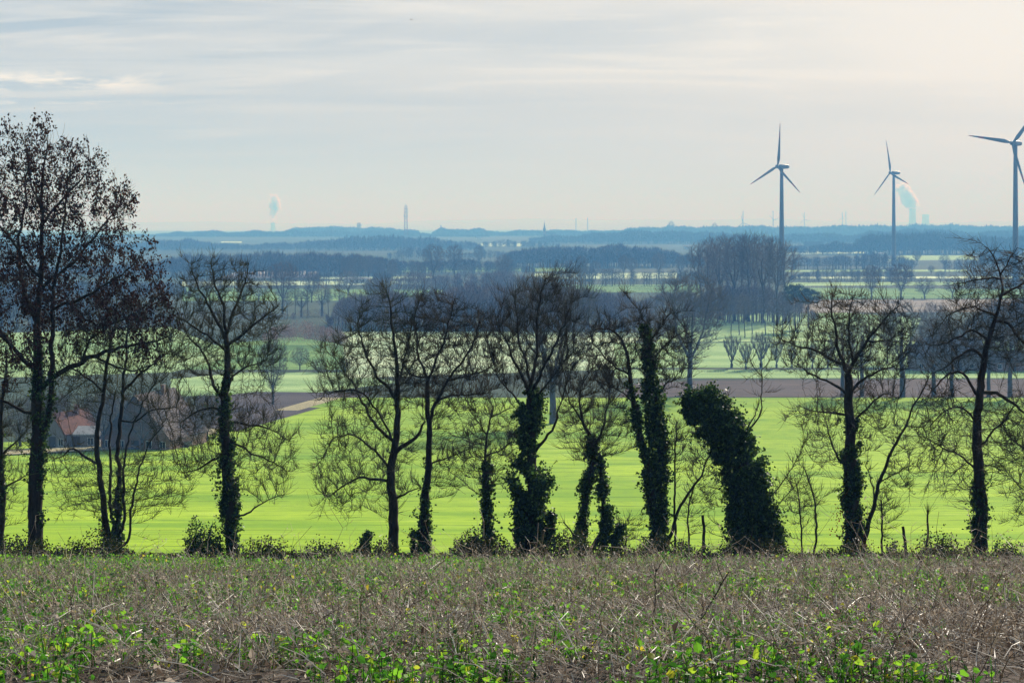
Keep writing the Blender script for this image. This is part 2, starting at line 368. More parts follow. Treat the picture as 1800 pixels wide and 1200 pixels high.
sheet('field_verge', np.arange(433, 546, 4), lambda y: xl_field(y)-6.5, xl_field, 4, M_VERGE, .30, label='dry pale verge along the slanting edge of the green field')
def patch(name, pts, m, label, dz=.12):
    """a field on the flat valley floor; corners are (column, row) of the photograph and are put down where they meet the ground"""
    _steps[0] += 1; dz = .02 + .006*_steps[0] if name != 'farm_track' else .45; v = np.array([G(px, r, dz) for px, r in pts]); v[:, 2] = -50+dz if 500 < v[:, 1].max() < 3000 and v[:, 1].min() > 440 else v[:, 2]; n = len(v)
    mb = MB(); mb.add(v, None, [(0, i, i+1) for i in range(1, n-1)]); return tag(mb.build(name, m), label, None, None, 'structure')
patch('farm_track', [(-60, 806), (330, 786), (335, 781), (250, 783), (-60, 797)], M_VERGE, 'brown track through the crop below the farm', .2)
patch('farmyard', [(-80, 785), (360, 779), (420, 700), (60, 700), (-80, 705)], M_GROUND, 'grassy yard around the old farm', .14)
patch('ploughed_field', [(340, 779), (500, 744), (600, 701.5), (660, 690), (450, 688), (345, 700)], M_PLOUGHD, 'dark ploughed field behind the slanting edge of the crop', .16)
patch('pasture', [(300, 697), (560, 690), (700, 672), (620, 655), (430, 655), (300, 668)], M_GRASS_P, 'yellow green pasture behind the dark ploughed field', .15)
patch('pasture', [(250, 650), (700, 650), (760, 618), (600, 606), (520, 592), (250, 620)], M_GRASS_G, 'green meadow below the reddish thicket', .13)
patch('pasture', [(-80, 668), (300, 655), (420, 625), (300, 575), (-80, 590)], M_GRASS_P, 'pale green pasture behind the farm', .17)
patch('ploughed_field', [(1085, 698), (1900, 697), (1900, 668), (1240, 669), (1110, 676)], M_PLOUGH, 'purplish brown ploughed strip behind the green crop', .15)
patch('pasture', [(1080, 665), (1900, 665), (1900, 652), (1080, 650)], M_GRASS_P, 'pale grass strip in front of the pollard willows', .14)
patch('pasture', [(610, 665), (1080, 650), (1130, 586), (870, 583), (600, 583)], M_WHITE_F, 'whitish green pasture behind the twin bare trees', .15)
patch('pasture', [(1080, 648), (1600, 648), (1900, 646), (1900, 600), (1560, 600), (1240, 604), (1080, 604)], M_GRASS_P, 'pale meadow with the row of pollard willows', .15)
patch('pasture', [(1150, 602), (1600, 599), (1620, 560), (1420, 545), (1200, 560)], M_GRASS_P, 'bleached meadow below the tall poplars', .13)
patch('stubble_field', [(1395, 551), (1900, 548), (1900, 526), (1395, 528)], M_STUBBLE, 'pinkish stubble below the lone field trees', .13)
patch('pasture', [(1380, 526), (1900, 524), (1900, 509), (1380, 506)], M_GRASS_G, 'dull green field with four lone trees', .15)
patch('pasture', [(1380, 503), (1700, 501), (1700, 495.5), (1380, 497)], M_GRASS_P, 'light green strip with fence line in the right distance', .15)
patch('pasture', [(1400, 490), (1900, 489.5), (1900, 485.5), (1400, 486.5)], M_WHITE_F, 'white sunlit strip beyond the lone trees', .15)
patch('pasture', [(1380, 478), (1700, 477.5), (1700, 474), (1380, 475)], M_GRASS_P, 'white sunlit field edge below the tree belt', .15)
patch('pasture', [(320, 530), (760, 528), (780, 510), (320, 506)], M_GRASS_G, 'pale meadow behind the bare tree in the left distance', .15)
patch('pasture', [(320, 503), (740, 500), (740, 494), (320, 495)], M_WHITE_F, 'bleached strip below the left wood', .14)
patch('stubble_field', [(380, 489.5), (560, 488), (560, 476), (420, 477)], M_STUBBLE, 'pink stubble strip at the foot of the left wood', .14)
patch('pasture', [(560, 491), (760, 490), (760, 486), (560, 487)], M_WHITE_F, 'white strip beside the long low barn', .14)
patch('pasture', [(930, 515), (1230, 514), (1230, 500), (960, 501)], M_GRASS_G, 'light green strip behind the middle wood', .14)
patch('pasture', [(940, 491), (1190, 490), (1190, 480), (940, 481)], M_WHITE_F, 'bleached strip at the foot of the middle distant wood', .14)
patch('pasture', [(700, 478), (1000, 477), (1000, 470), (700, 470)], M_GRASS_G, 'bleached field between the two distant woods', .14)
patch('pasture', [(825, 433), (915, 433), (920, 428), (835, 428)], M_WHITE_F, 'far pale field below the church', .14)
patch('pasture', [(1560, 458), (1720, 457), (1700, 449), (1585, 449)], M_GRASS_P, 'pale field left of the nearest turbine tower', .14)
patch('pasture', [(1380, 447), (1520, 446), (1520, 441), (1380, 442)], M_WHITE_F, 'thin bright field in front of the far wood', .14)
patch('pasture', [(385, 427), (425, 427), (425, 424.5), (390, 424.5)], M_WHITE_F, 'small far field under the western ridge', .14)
# dark hedge-lined ditch of the willow row and a fence line
def strip(name, px0, px1, row, wid, m, label, h=.3):
    a = np.array(G(px0, row)); b = np.array(G(px1, row)); mb = MB(); mb.box(0, 1, 0, 1, 0, 1); V = mb.v[0]
    t = V[:, 0:1]; q = a*(1-t) + b*t; q[:, 1] += V[:, 1]*wid; q[:, 2] += V[:, 2]*h; mb.v[0] = q
    return mb.build(name, m)

# ------------------------------------------------------------------ haze
def _haze(t, out):
    v = t.new('ShaderNodeVolumePrincipled')
    v.inputs['Color'].default_value = (0.155, 0.47, 1.0, 1); v.inputs['Absorption Color'].default_value = (.97, .97, .97, 1)
    v.inputs['Density'].default_value = HAZE_D; v.inputs['Anisotropy'].default_value = 0.0
    t.l.new(v.outputs[0], out.inputs['Volume'])
HAZE_D = 2.9e-4
hz_m = mat('haze_air', _haze)
mb = MB(); mb.box(-14000, 14000, -90, 31000, -130, 290)
haze = tag(mb.build('haze', hz_m), 'thin blue winter haze filling the valley', None, None, 'stuff')
# ------------------------------------------------------------------ tree growth
def in_poly(x, y, poly):
    ins = np.zeros(len(x), bool); n = len(poly); j = n-1
    for i in range(n):
        xi, yi = poly[i]; xj, yj = poly[j]
        c = ((yi > y) != (yj > y)) & (x < (xj-xi)*(y-yi)/(yj-yi+1e-12)+xi); ins ^= c; j = i
    return ins
def cloud(poly, n, depth, rng, shell=.35):
    """points through the volume whose front outline is the polygon (x, z); depth = depth over width"""
    poly = np.asarray(poly, float); lo = poly.min(0); hi = poly.max(0); out = []
    # row extents for the rounded cross-section
    zs = np.linspace(lo[1], hi[1], 40); gx = np.linspace(lo[0], hi[0], 200); ext = []
    for z in zs:
        m = in_poly(gx, np.full(200, z), poly); ext.append((gx[m].min(), gx[m].max()) if m.any() else (np.nan, np.nan))
    ext = np.array(ext); ok = ~np.isnan(ext[:, 0]); e0 = np.interp(zs, zs[ok], ext[ok, 0]); e1 = np.interp(zs, zs[ok], ext[ok, 1])
    k = 0
    while k < n:
        p = rng.uniform(lo, hi, (n*2, 2)); p = p[in_poly(p[:, 0], p[:, 1], poly)]
        a = np.interp(p[:, 1], zs, e0); b = np.interp(p[:, 1], zs, e1); c = (a+b)/2; h = np.maximum((b-a)/2, .01)
        hh = h*np.sqrt(np.maximum(0, 1-((p[:, 0]-c)/h)**2*.92))*depth
        out.append(np.stack([p[:, 0], rng.uniform(-1, 1, len(p))*hh, p[:, 1]], -1)); k += len(p)
    return np.concatenate(out)[:n]

class Skel:
    def __init__(s, p0, r0): s.pos = [np.asarray(p0, float)]; s.par = [-1]; s.minr = [r0]
    def limb(s, pts, radii, step, rng, wig=.06, attach=True):
        """adds a limb along 3D points; it starts from the nearest existing node"""
        pts = np.asarray(pts, float)
        if attach:
            d = np.linalg.norm(np.array(s.pos)-pts[0], axis=1); k = int(np.argmin(d))
        else: k = len(s.pos)-1
        pts = np.concatenate([[s.pos[k]], pts if not attach else pts[1:]]) if len(pts) > 1 else pts
        seg = np.linalg.norm(np.diff(pts, axis=0), axis=1); L = np.concatenate([[0], np.cumsum(seg)]); n = max(2, int(L[-1]/step))
        q = np.linspace(0, L[-1], n+1)[1:]
        # smooth the bends a little
        c = np.stack([np.interp(q, L, pts[:, i]) for i in range(3)], -1)
        for _ in range(2): c[1:-1] = (c[:-2]+2*c[1:-1]+c[2:])/4
        w_ = np.cumsum(rng.normal(size=c.shape), 0)*wig*step; w_ -= np.linspace(0, 1, len(c))[:, None]*w_[-1]; c = c + w_
        rr = np.interp(q/L[-1], np.linspace(0, 1, len(radii)), radii)
        for i in range(len(c)):
            s.par.append(k); s.pos.append(c[i]); s.minr.append(rr[i]); k = len(s.pos)-1
        return k
    def grow(s, A, step, kill, rng, iters=140, wig=.25, up=.1, maxn=14000, lo=0, infl=1e9):
        pos = np.array(s.pos); par = list(s.par); N0 = len(pos)
        buf = np.zeros((maxn+600, 3)); buf[:N0] = pos; N = N0
        best = np.full(len(A), 1e9); idx = np.zeros(len(A), int)
        def upd(a, b):
            for c0 in range(a, b, 300):
                c1 = min(b, c0+300); D = np.linalg.norm(A[:, None]-buf[None, c0:c1], axis=2); m = D.argmin(1); dm = D[np.arange(len(A)), m]
                z = dm < best; best[z] = dm[z]; idx[z] = m[z]+c0
        upd(lo, N); kids = {}
        for it in range(iters):
            al = (best > kill) & (best < infl)
            A = A[al]; best = best[al]; idx = idx[al]
            if len(A) < 3 or N > maxn: break
            dv = nrm(A-buf[idx]); un, inv = np.unique(idx, return_inverse=True)
            acc = np.zeros((len(un), 3)); np.add.at(acc, inv, dv); acc = nrm(acc)
            acc = nrm(acc + rng.normal(size=acc.shape)*wig + [0, 0, up])
            new = []; 
            for k, i in enumerate(un):
                c = kids.get(i, 0)
                if c >= 3: continue
                kids[i] = c+1; new.append(k)
            if not new:
                kids = {}; A = A[rng.random(len(A)) < .7]; best = np.full(len(A), 1e9); idx = np.zeros(len(A), int); upd(lo, N); continue
            nn = buf[un[new]] + acc[new]*step; n1 = N+len(nn); buf[N:n1] = nn; par += list(un[new]); a = N; N = n1; upd(a, N)
        s.pos = [p for p in buf[:N]]; s.par = [int(q) for q in par]; s.minr = s.minr + [0]*(N-N0)
    def finish(s, tip=.007, e=2.35, cap=1e9):
        N = len(s.pos); P_ = np.array(s.pos); par = np.array(s.par); acc = np.zeros(N); nch = np.zeros(N, int); main = np.full(N, -1)
        mr = np.array(s.minr, float); rad = np.zeros(N); te = tip**e
        for i in range(N-1, -1, -1):
            r = (acc[i] if nch[i] else te)**(1/e); r = min(r, cap); r = max(r, mr[i]); rad[i] = r
            p = par[i]
            if p >= 0:
                acc[p] += min(r, 1e9)**e if mr[i] == 0 else max(acc[i], te)
                nch[p] += 1
        big = np.zeros(N)
        for i in range(N-1, 0, -1):
            p = par[i]
            if rad[i] > big[p]: big[p] = rad[i]; main[p] = i
        # a child is never thicker than its parent
        for i in range(1, N):
            rad[i] = min(rad[i], rad[par[i]]*1.0+1e-6) if mr[i] == 0 else rad[i]
        free = np.where((mr == 0) & (main >= 0))[0]; free = free[par[free] > 0]
        for _ in range(3):   # living shoots run in easy curves
            P_[free] = P_[free]*.45 + .275*(P_[par[free]] + P_[main[free]])
        s.P, s.pa, s.rad, s.main, s.nch = P_, par, rad, main, nch
        return s
    def mesh(s, mb, rmin, rmax, sides, m=0):
        """tubes for the edges whose child radius lies in [rmin, rmax)"""
        P_, pa, rad, main = s.P, s.pa, s.rad, s.main; N = len(P_)
        T = np.zeros((N, 3)); ch = np.arange(N); T[1:] = nrm(P_[1:]-P_[pa[1:]]); T[0] = T[main[0]] if main[0] > 0 else (0, 0, 1)
        has = main >= 0; T2 = T.copy(); T2[has] = nrm(T[has] + nrm(P_[main[has]]-P_[has]))
        e = np.arange(1, N); e = e[(rad[e] >= rmin) & (rad[e] < rmax)]
        if not len(e): return
        p = pa[e]; cont = main[p] == e
        Ta = np.where(cont[:, None], T2[p], T[e]); Ra = np.where(cont, rad[p], np.minimum(rad[e]*1.25, rad[p])); Ra = np.minimum(Ra, rad[e]*1.6)
        ref = np.array((.31, .87, .38)); th = np.arange(sides)*2*math.pi/sides
        def ring(c, t, r):
            a = nrm(np.cross(t, ref+0*t)); b = np.cross(t, a)
            return c[:, None] + r[:, None, None]*(a[:, None]*np.cos(th)[None, :, None] + b[:, None]*np.sin(th)[None, :, None])
        v = np.concatenate([ring(P_[p], Ta, Ra), ring(P_[e], T2[e], rad[e])], 1).reshape(-1, 3)
        b = np.arange(len(e))[:, None]*2*sides; i = np.arange(sides)[None]; j = (i+1) % sides
        mb.add(v, np.stack([b+i, b+j, b+sides+j, b+sides+i], -1).reshape(-1, 4), m=m)
    def twigs(s, mb, rng, n, L, r0, thr, up=.35, K=4, spread=.9, m=0, droop=0.0):
        e = np.arange(1, len(s.P)); e = e[s.rad[e] < thr]
        if not len(e): return np.zeros((0, 3))
        e = rng.choice(e, n); d0 = nrm(s.P[e]-s.P[s.pa[e]]); o = s.P[s.pa[e]] + (s.P[e]-s.P[s.pa[e]])*rng.random((n, 1))
        d = nrm(d0*.8 + rng.normal(size=(n, 3))*spread*.6 + [0, 0, up]); ln = L*rng.uniform(.35, 1.25, n)
        pts = [o]; bend = rng.normal(size=(n, 3))*.08
        for k in range(1, K):
            d = nrm(d + bend*.5 + rng.normal(size=(n, 3))*.11 + [0, 0, up*.25-droop]); pts.append(pts[-1] + d*(ln/(K-1))[:, None])
        Pp = np.stack(pts, 1); Rr = np.linspace(r0, r0*.55, K)[None]*np.ones((n, 1)); v, q = polytubes(Pp, Rr, 3); mb.add(v, q, m=m)
        return Pp
def ivy_points(center, prof, n, rng, squash=1.0, gap=-.5):
    """center: polyline of (x,y,z); prof: radius along it; leaf positions in an uneven sleeve"""
    c = np.asarray(center, float); L = np.concatenate([[0], np.cumsum(np.linalg.norm(np.diff(c, axis=0), axis=1))]); pr = np.asarray(prof, float)
    # more leaves where it is thicker
    q = np.linspace(0, 1, 200); rr = np.interp(q, np.linspace(0, 1, len(pr)), pr) + .03; cdf = np.cumsum(rr**1.35); cdf /= cdf[-1]
    t = np.interp(rng.random(n), cdf, q); r = np.interp(t, np.linspace(0, 1, len(pr)), pr)
    o = np.stack([np.interp(t*L[-1], L, c[:, i]) for i in range(3)], -1); th = rng.uniform(0, 2*math.pi, n)
    # lumps: overlapping bulges along the trunk
    kb = max(8, int(L[-1]*9)); bt = rng.random(kb); bth = rng.uniform(0, 2*math.pi, kb); ba = rng.uniform(-.35, .55, kb); lump_ = np.zeros(n)
    for k in range(kb):
        dth = np.abs((th-bth[k]+math.pi) % (2*math.pi)-math.pi); lump_ += ba[k]*np.exp(-((t-bt[k])*L[-1]/.28)**2 - (dth/.6)**2)
    rad = r*(.80+np.clip(lump_, -.55, .9))*np.sqrt(rng.uniform(.25, 1, n)) + rng.exponential(.075, n)
    tg = nrm(np.stack([np.gradient(np.interp(q*L[-1], L, c[:, i])) for i in range(3)], -1)); tt = np.stack([np.interp(t, q, tg[:, i]) for i in range(3)], -1)
    e2 = np.array([0., 1., 0.])+0*tt; e1 = nrm(np.cross(e2, tt)); rad = rad*np.minimum(1, np.minimum(t, 1-t)*L[-1]/(r+.02)+.45)
    o += e1*(np.cos(th)*rad)[:, None]; o[:, 1] += np.sin(th)*rad*squash; o[:, 2] += rng.normal(size=n)*.03
    g = sum(np.sin(o@(rng.normal(size=3)*f_) + rng.uniform(0, 6)) for f_ in (4, 5, 7, 9, 12, 15))/2.4   # ragged gaps
    return o[g > gap + 1.9*np.clip(rad/(r+.05)-.60, 0, .9)]

# ------------------------------------------------------------------ the row of trees at the edge of the slope
def px_local(base, D):
    s = D/F
    def f(x, row, dy=0.0): return np.array([(x-HX)*s-base[0], dy, (HY-row)*s-base[2]])
    return f
def row_tree(name, label, base, D, limbs, crowns, ivy=(), seed=0, twig=(5200, .42, .0085), mats=(M_BARK, M_TWIG), tip=.0055, cat='tree',
             up=.16, wig=.2, depth=.75, kill=.25, step=.17, seeds=None, group='bare trees at the edge of the slope', e=2.35, thr=.03, rust=None, twup=.5, droop=0.0, leafn=None, leafsz=(.05, .125), ivyk=.74):
    rng = np.random.default_rng(seed); bx, brow = base; s = D/F; bz = float(TZ(0, D)); b0 = np.array([(bx-HX)*s, D, min((HY-brow)*s, bz+.05)-.15])
    loc = px_local(b0, D); T = empty(name, tuple(b0), label, cat, group)
    sk = Skel((0, 0, 0), limbs[0][1][0]*s/2); first = True
    for pts, wd in limbs:
        # limbs leave the trunk towards or away from the camera as well as sideways
        nP = len(pts); dy1 = 0 if first else rng.uniform(-1, 1)*.35*np.hypot(pts[-1][0]-pts[0][0], pts[-1][1]-pts[0][1])*s
        a0 = 0.0
        if not first:
            q0 = loc(*pts[0][:2]); dd = np.array(sk.pos)-q0; dd[:, 1] *= .1; a0 = sk.pos[int(np.argmin(np.linalg.norm(dd, axis=1)))][1]
        q = [loc(p[0], p[1], a0 + (p[2]*s if len(p) > 2 else dy1*(i/(nP-1))**.8)) for i, p in enumerate(pts)]
        sk.limb(q, [w_*s/2*(1 if first else .72) for w_ in wd], step, rng, .10 if first else .16, attach=not first)
        first = False
    for ci, (poly, n) in enumerate(crowns):
        my = sum(q[1] for q in poly)/len(poly); lower = 30 if seeds else 15; poly = [(x, y+lower*min(1, max(0, (my-y)/60))) for x, y in poly]
        poly = [tuple(loc(x, y)[[0, 2]]) for x, y in poly]; n = int(n*(1.5 if ci == 0 else .95))
        ac = cloud(poly, n, depth, rng); ac = ac + rng.normal(size=ac.shape)*.12*(1+rng.exponential(.6, (len(ac), 1)))
        sk.grow(ac, step, kill*.9, rng, wig=wig*.7, up=up, infl=2.2)
    sk.finish(tip, e)
    tk = MB(); sk.mesh(tk, .024, 99, 7)
    for k in range(3):   # root flare
        a = k*2.1+seed; r0 = limbs[0][1][0]*s/2
        tk.tube([(0, 0, r0*1.6), (math.cos(a)*r0*.8, math.sin(a)*r0*.8, r0*.7), (math.cos(a)*r0*1.9, math.sin(a)*r0*1.9, -.15)], [r0*.7, r0*.6, r0*.3], 6, cap=False)
    tk.build('trunk', mats[0], T, smooth=True)
    cr = MB(); sk.mesh(cr, 0, .024, 4)
    pp = sk.twigs(cr, rng, int(twig[0]*1.25), twig[1]*1.1, twig[2]*.85, thr, up=twup, droop=droop, spread=.75)
    sk.twigs(cr, rng, twig[0]//2, twig[1]*.45, twig[2]*.8, thr*.6, up=twup, K=3)
    cr.build('crown', mats[1], T)
    if seeds and len(pp):
        k = rng.choice(len(pp), seeds); o = pp[k, -1]; v = []; n_ = 9
        o = np.repeat(o, n_, 0) + rng.normal(size=(len(k)*n_, 3))*[.055, .055, .10] - [0, 0, .06]
        v, t = leaves(o, rng.uniform(.07, .14, len(o)), rng, up=-1.6, narrow=.55); mb = MB(); mb.add(v, None, t); mb.build('seed_clusters', M_SEED, T)
    if rust:
        mb = MB()
        for x, row, rr, n in rust:
            o = loc(x, row) + rng.normal(size=(n, 3))*[rr*s, rr*s, rr*s*.7]; v, t = leaves(o, rng.uniform(.05, .10, n), rng); mb.add(v, None, t)
        mb.build('rust_leaves', M_RUST, T)
    if ivy:
        mb = MB()
        for pts, prof, n in ivy:
            c = [loc(p[0], p[1], 0) for p in pts]
            # follow the trunk's own depth
            c = [np.array([q[0], sk.P[int(np.argmin(np.abs(sk.P[:, 2]-q[2]) + np.abs(sk.P[:, 0]-q[0]) + 50*(sk.rad < .02)))][1], q[2]]) for q in c]
            o = ivy_points(c, [w_*s*(ivyk if len(prof) != 11 else 1) for w_ in prof], int(n*1.7), rng, gap=-.5 if len(prof) != 11 else -1.25); v, t = leaves(o, rng.uniform(*leafsz, len(o))*rng.uniform(.6, 1.25, len(o)), rng, up=-.2, narrow=.95); mb.add(v, None, t)
            m_ = max(6, len(o)//75); st = o[rng.integers(0, len(o), m_)]; cc = np.array(c); ax = cc[np.argmin(np.abs(cc[None, :, 2]-st[:, None, 2]), 1)]
            dr = nrm(nrm((st-ax)*[1, 1, 0]) + rng.normal(size=(m_, 3))*.45 + [0, 0, .35]); ln = rng.uniform(.12, .45, (m_, 1)); Ps = np.stack([st-dr*.1, st+dr*ln*.5, st+dr*ln-[0, 0, .03]], 1); v, q = polytubes(Ps, np.array([.006, .005, .003])[None]*np.ones((m_, 1)), 3); mb.add(v, q)
            tt_ = rng.random((m_, 11, 1)); oo = (st[:, None]+dr[:, None]*ln[:, None]*tt_+rng.normal(size=(m_, 11, 3))*.035).reshape(-1, 3); v, t = leaves(oo, rng.uniform(.04, .11, len(oo)), rng, up=-.2, narrow=.95); mb.add(v, None, t)
        mb.build('ivy', M_IVY, T)
    return T
# T1 big ash with seed clusters
row_tree('ash_tree', 'tallest bare tree hung with dark seed clusters, rising into the sky', (67, 975), 64, [
 ([(67,975),(66,900),(66,820),(68,740),(67,660),(66,600),(68,550),(74,490),(77,430),(78,370),(79,320),(82,275),(84,248)], [30,27,26,25,24,21,18,13,10,8,6,4,2]),
 ([(74,690),(88,665),(105,648),(130,632),(160,622),(200,617),(245,609),(285,598),(300,585)], [16,14,13,12,10,8,6,4,2]),
 ([(72,790),(84,745),(94,700),(97,640),(97,580),(104,520),(112,460),(122,400),(130,340),(140,280)], [16,14,13,12,11,9,7,5,4,2]),
 ([(66,650),(50,640),(30,615),(15,600),(0,580),(-30,560)], [13,11,10,8,6,3]),
 ([(66,730),(50,725),(25,712),(0,702),(-40,700)], [9,8,7,6,3]),
 ([(67,570),(50,540),(35,520),(28,470),(22,410),(28,350),(24,290),(22,256)], [14,12,10,9,7,5,4,2]),
 ([(74,490),(60,470),(40,440),(10,400),(-20,360),(-45,330)], [8,7,6,5,4,2]),
 ([(76,510),(100,480),(130,455),(160,420),(190,385),(210,350)], [10,8,7,5,4,2]),
 ([(99,545),(120,530),(150,525),(190,500),(225,480),(260,455)], [9,8,7,5,4,2]),
 ([(78,400),(95,370),(120,340),(150,300),(155,260)], [7,6,5,3,2]),
 ([(78,380),(65,350),(50,300),(45,250)], [6,5,4,2]),
 ([(130,632),(150,600),(190,570),(230,550),(275,520)], [7,6,5,4,2]),
 ([(160,622),(190,640),(230,650),(270,640)], [6,5,4,2]),
 ([(20,600),(-10,540),(-40,480),(-60,430)], [7,6,4,2])],
 [([(-95,520),(-85,400),(-50,300),(0,225),(40,212),(90,212),(130,236),(165,246),(195,290),(228,312),(232,350),(218,380),(243,405),(240,450),(262,460),(285,480),(298,520),(305,580),(302,625),(250,630),(180,600),(120,610),(60,640),(0,690),(-60,700)], 3000)],
 ivy=[([(66,960),(66,880),(67,800),(68,720),(67,640),(67,590)], [10,12,15,16,15,9], 3600), ([(76,770),(92,710),(97,640),(97,590)], [9,9,8,5], 900)],
 seed=11, twig=(5200,.45,.0065), seeds=3000, up=.25, wig=.28, depth=.7, twup=.7, kill=.29)
# T0 on the frame's edge
row_tree('field_maple', 'dark trunk cut by the left edge of the photo beside the tallest tree', (2, 975), 65, [
 ([(2,975),(3,900),(2,820),(0,750),(3,690),(8,650),(10,610)], [14,13,12,10,8,6,3]),
 ([(2,800),(20,780),(45,760)], [6,4,2]), ([(0,850),(-25,800),(-50,760)], [6,4,2]), ([(3,860),(22,850),(48,835)], [5,4,2])],
 [([(-90,650),(-30,600),(30,610),(60,700),(58,820),(45,900),(-20,920),(-80,860)], 900)], ivy=[([(2,960),(3,860),(2,760)], [6,7,5], 700)], seed=12, twig=(2600,.42,.0065), mats=(M_BARK, M_TWIGG))
# T2 multi-stemmed
row_tree('alder_tree', 'clump of five thin dark stems leaning apart from one stool', (200, 982), 64.5, [
 ([(196,985),(186,950),(178,900),(171,850),(167,800),(165,765),(176,715),(184,680),(190,630),(200,570),(205,530)], [16,14,12,11,10,9,8,7,6,4,2]),
 ([(194,970),(190,920),(186,870),(183,810),(182,760),(186,720),(196,690)], [9,9,8,7,6,5,3]),
 ([(204,975),(206,930),(207,880),(209,820),(211,760),(212,700),(214,640),(218,590),(222,540)], [15,13,12,11,10,9,7,5,2]),
 ([(212,970),(218,920),(219,860),(221,800),(228,760),(246,720),(262,690)], [9,8,7,6,5,4,2]),
 ([(222,975),(231,940),(235,890),(243,850),(252,820),(262,790),(280,760),(300,740)], [8,7,6,6,5,4,3,2]),
 ([(167,815),(150,808),(138,795),(124,787),(112,800),(92,808)], [7,7,6,5,3,2]),
 ([(184,690),(160,670),(135,650),(110,640)], [5,4,3,2]), ([(212,690),(240,660),(262,640),(290,620)], [7,6,4,2]),
 ([(214,740),(240,745),(275,720),(310,715)], [5,4,3,2])],
 [([(88,680),(100,600),(150,535),(200,510),(250,520),(300,560),(322,640),(325,720),(300,760),(240,700),(170,700),(110,740)], 1700),
  ([(90,830),(120,760),(160,790),(230,800),(300,760),(335,820),(320,900),(240,900),(150,890),(95,900)], 900)],
 ivy=[([(206,968),(206,900),(210,830)], [12,10,6], 1500), ([(190,960),(170,850)], [7,5], 500)], seed=13, twig=(5200,.45,.0066), mats=(M_BARK, M_TWIGG), kill=.25)
# T3
row_tree('oak_tree', 'spreading bare tree with ivied trunk standing right behind the round dark bush', (410, 980), 64, [
 ([(411,980),(407,920),(404,870),(400,820),(396,770),(394,720),(397,670),(399,630),(398,600)], [25,22,21,20,19,17,15,12,10]),
 ([(398,602),(385,575),(372,545),(352,515),(342,490),(335,465)], [9,8,7,5,4,2]),
 ([(398,600),(398,565),(392,535),(378,500),(370,470),(368,455)], [9,8,6,5,4,2]),
 ([(399,590),(405,550),(420,520),(430,495),(432,465)], [8,7,5,4,2]),
 ([(399,612),(425,590),(445,570),(468,555),(485,540)], [8,7,6,4,2]),
 ([(396,620),(370,590),(345,575),(320,562),(308,550)], [7,6,5,4,2]),
 ([(394,705),(378,690),(362,650),(350,625),(330,600),(318,580)], [9,8,7,5,4,2]),
 ([(396,700),(415,660),(440,640),(470,632)], [7,6,4,2]), ([(395,740),(430,740),(460,745),(490,760),(512,772)], [7,6,5,3,2]),
 ([(397,770),(430,790),(465,808),(500,832)], [6,5,4,2]), ([(412,915),(440,900),(468,878),(500,868)], [6,5,3,2]),
 ([(392,800),(365,815),(340,830),(318,835)], [7,6,4,2]), ([(394,730),(365,715),(340,720),(320,742)], [6,5,4,2])],
 [([(303,640),(305,540),(335,462),(372,446),(436,456),(470,520),(492,560),(490,640),(455,668),(390,640),(330,660)], 2000),
  ([(320,700),(380,680),(460,690),(525,770),(515,850),(480,880),(430,850),(420,760),(390,740),(370,830),(318,850),(310,780)], 1300)],
 ivy=[([(411,972),(406,910),(403,860),(398,800),(394,740),(396,690),(398,650)], [15,20,22,18,15,14,6], 5200), ([(392,905),(402,860)], [15,10], 700)], seed=14, twig=(6400,.42,.0066), mats=(M_BARK, M_TWIGG), depth=.8)
# T4
row_tree('maple_tree', 'bare forked tree with wide lower branches, left of a narrower twin', (691, 982), 64, [
 ([(692,982),(692,930),(690,885),(684,845),(685,815),(690,790),(691,750),(690,710),(692,660),(690,610),(686,570),(684,530),(678,507)], [22,20,19,18,16,15,13,11,9,7,5,4,2]),
 ([(692,800),(705,790),(722,772),(738,760),(748,740)], [12,11,9,7,4]),
 ([(690,700),(672,660),(655,635),(640,600),(630,565),(635,540)], [9,8,6,5,3,2]), ([(690,700),(705,660),(718,610),(720,560)], [7,6,4,2]),
 ([(684,780),(668,760),(650,735),(632,700),(610,670),(590,640),(570,625)], [9,8,7,6,5,3,2]),
 ([(684,770),(660,720),(640,690),(610,680),(580,690)], [6,5,4,3,2]), ([(684,850),(660,840),(635,835),(600,860),(570,875)], [8,7,5,3,2]),
 ([(685,830),(655,790),(620,765),(585,770)], [7,6,4,2]), ([(693,880),(715,860),(740,855)], [7,5,2])],
 [([(560,640),(572,600),(610,560),(632,530),(660,502),(700,512),(722,545),(722,600),(728,700),(700,720),(640,720),(590,720),(562,690)], 1900),
  ([(570,720),(680,730),(735,740),(720,850),(700,920),(650,880),(600,910),(558,880),(550,840),(565,790)], 1200)],
 seed=15, twig=(6200,.42,.0066), mats=(M_BARK, M_TWIGG))
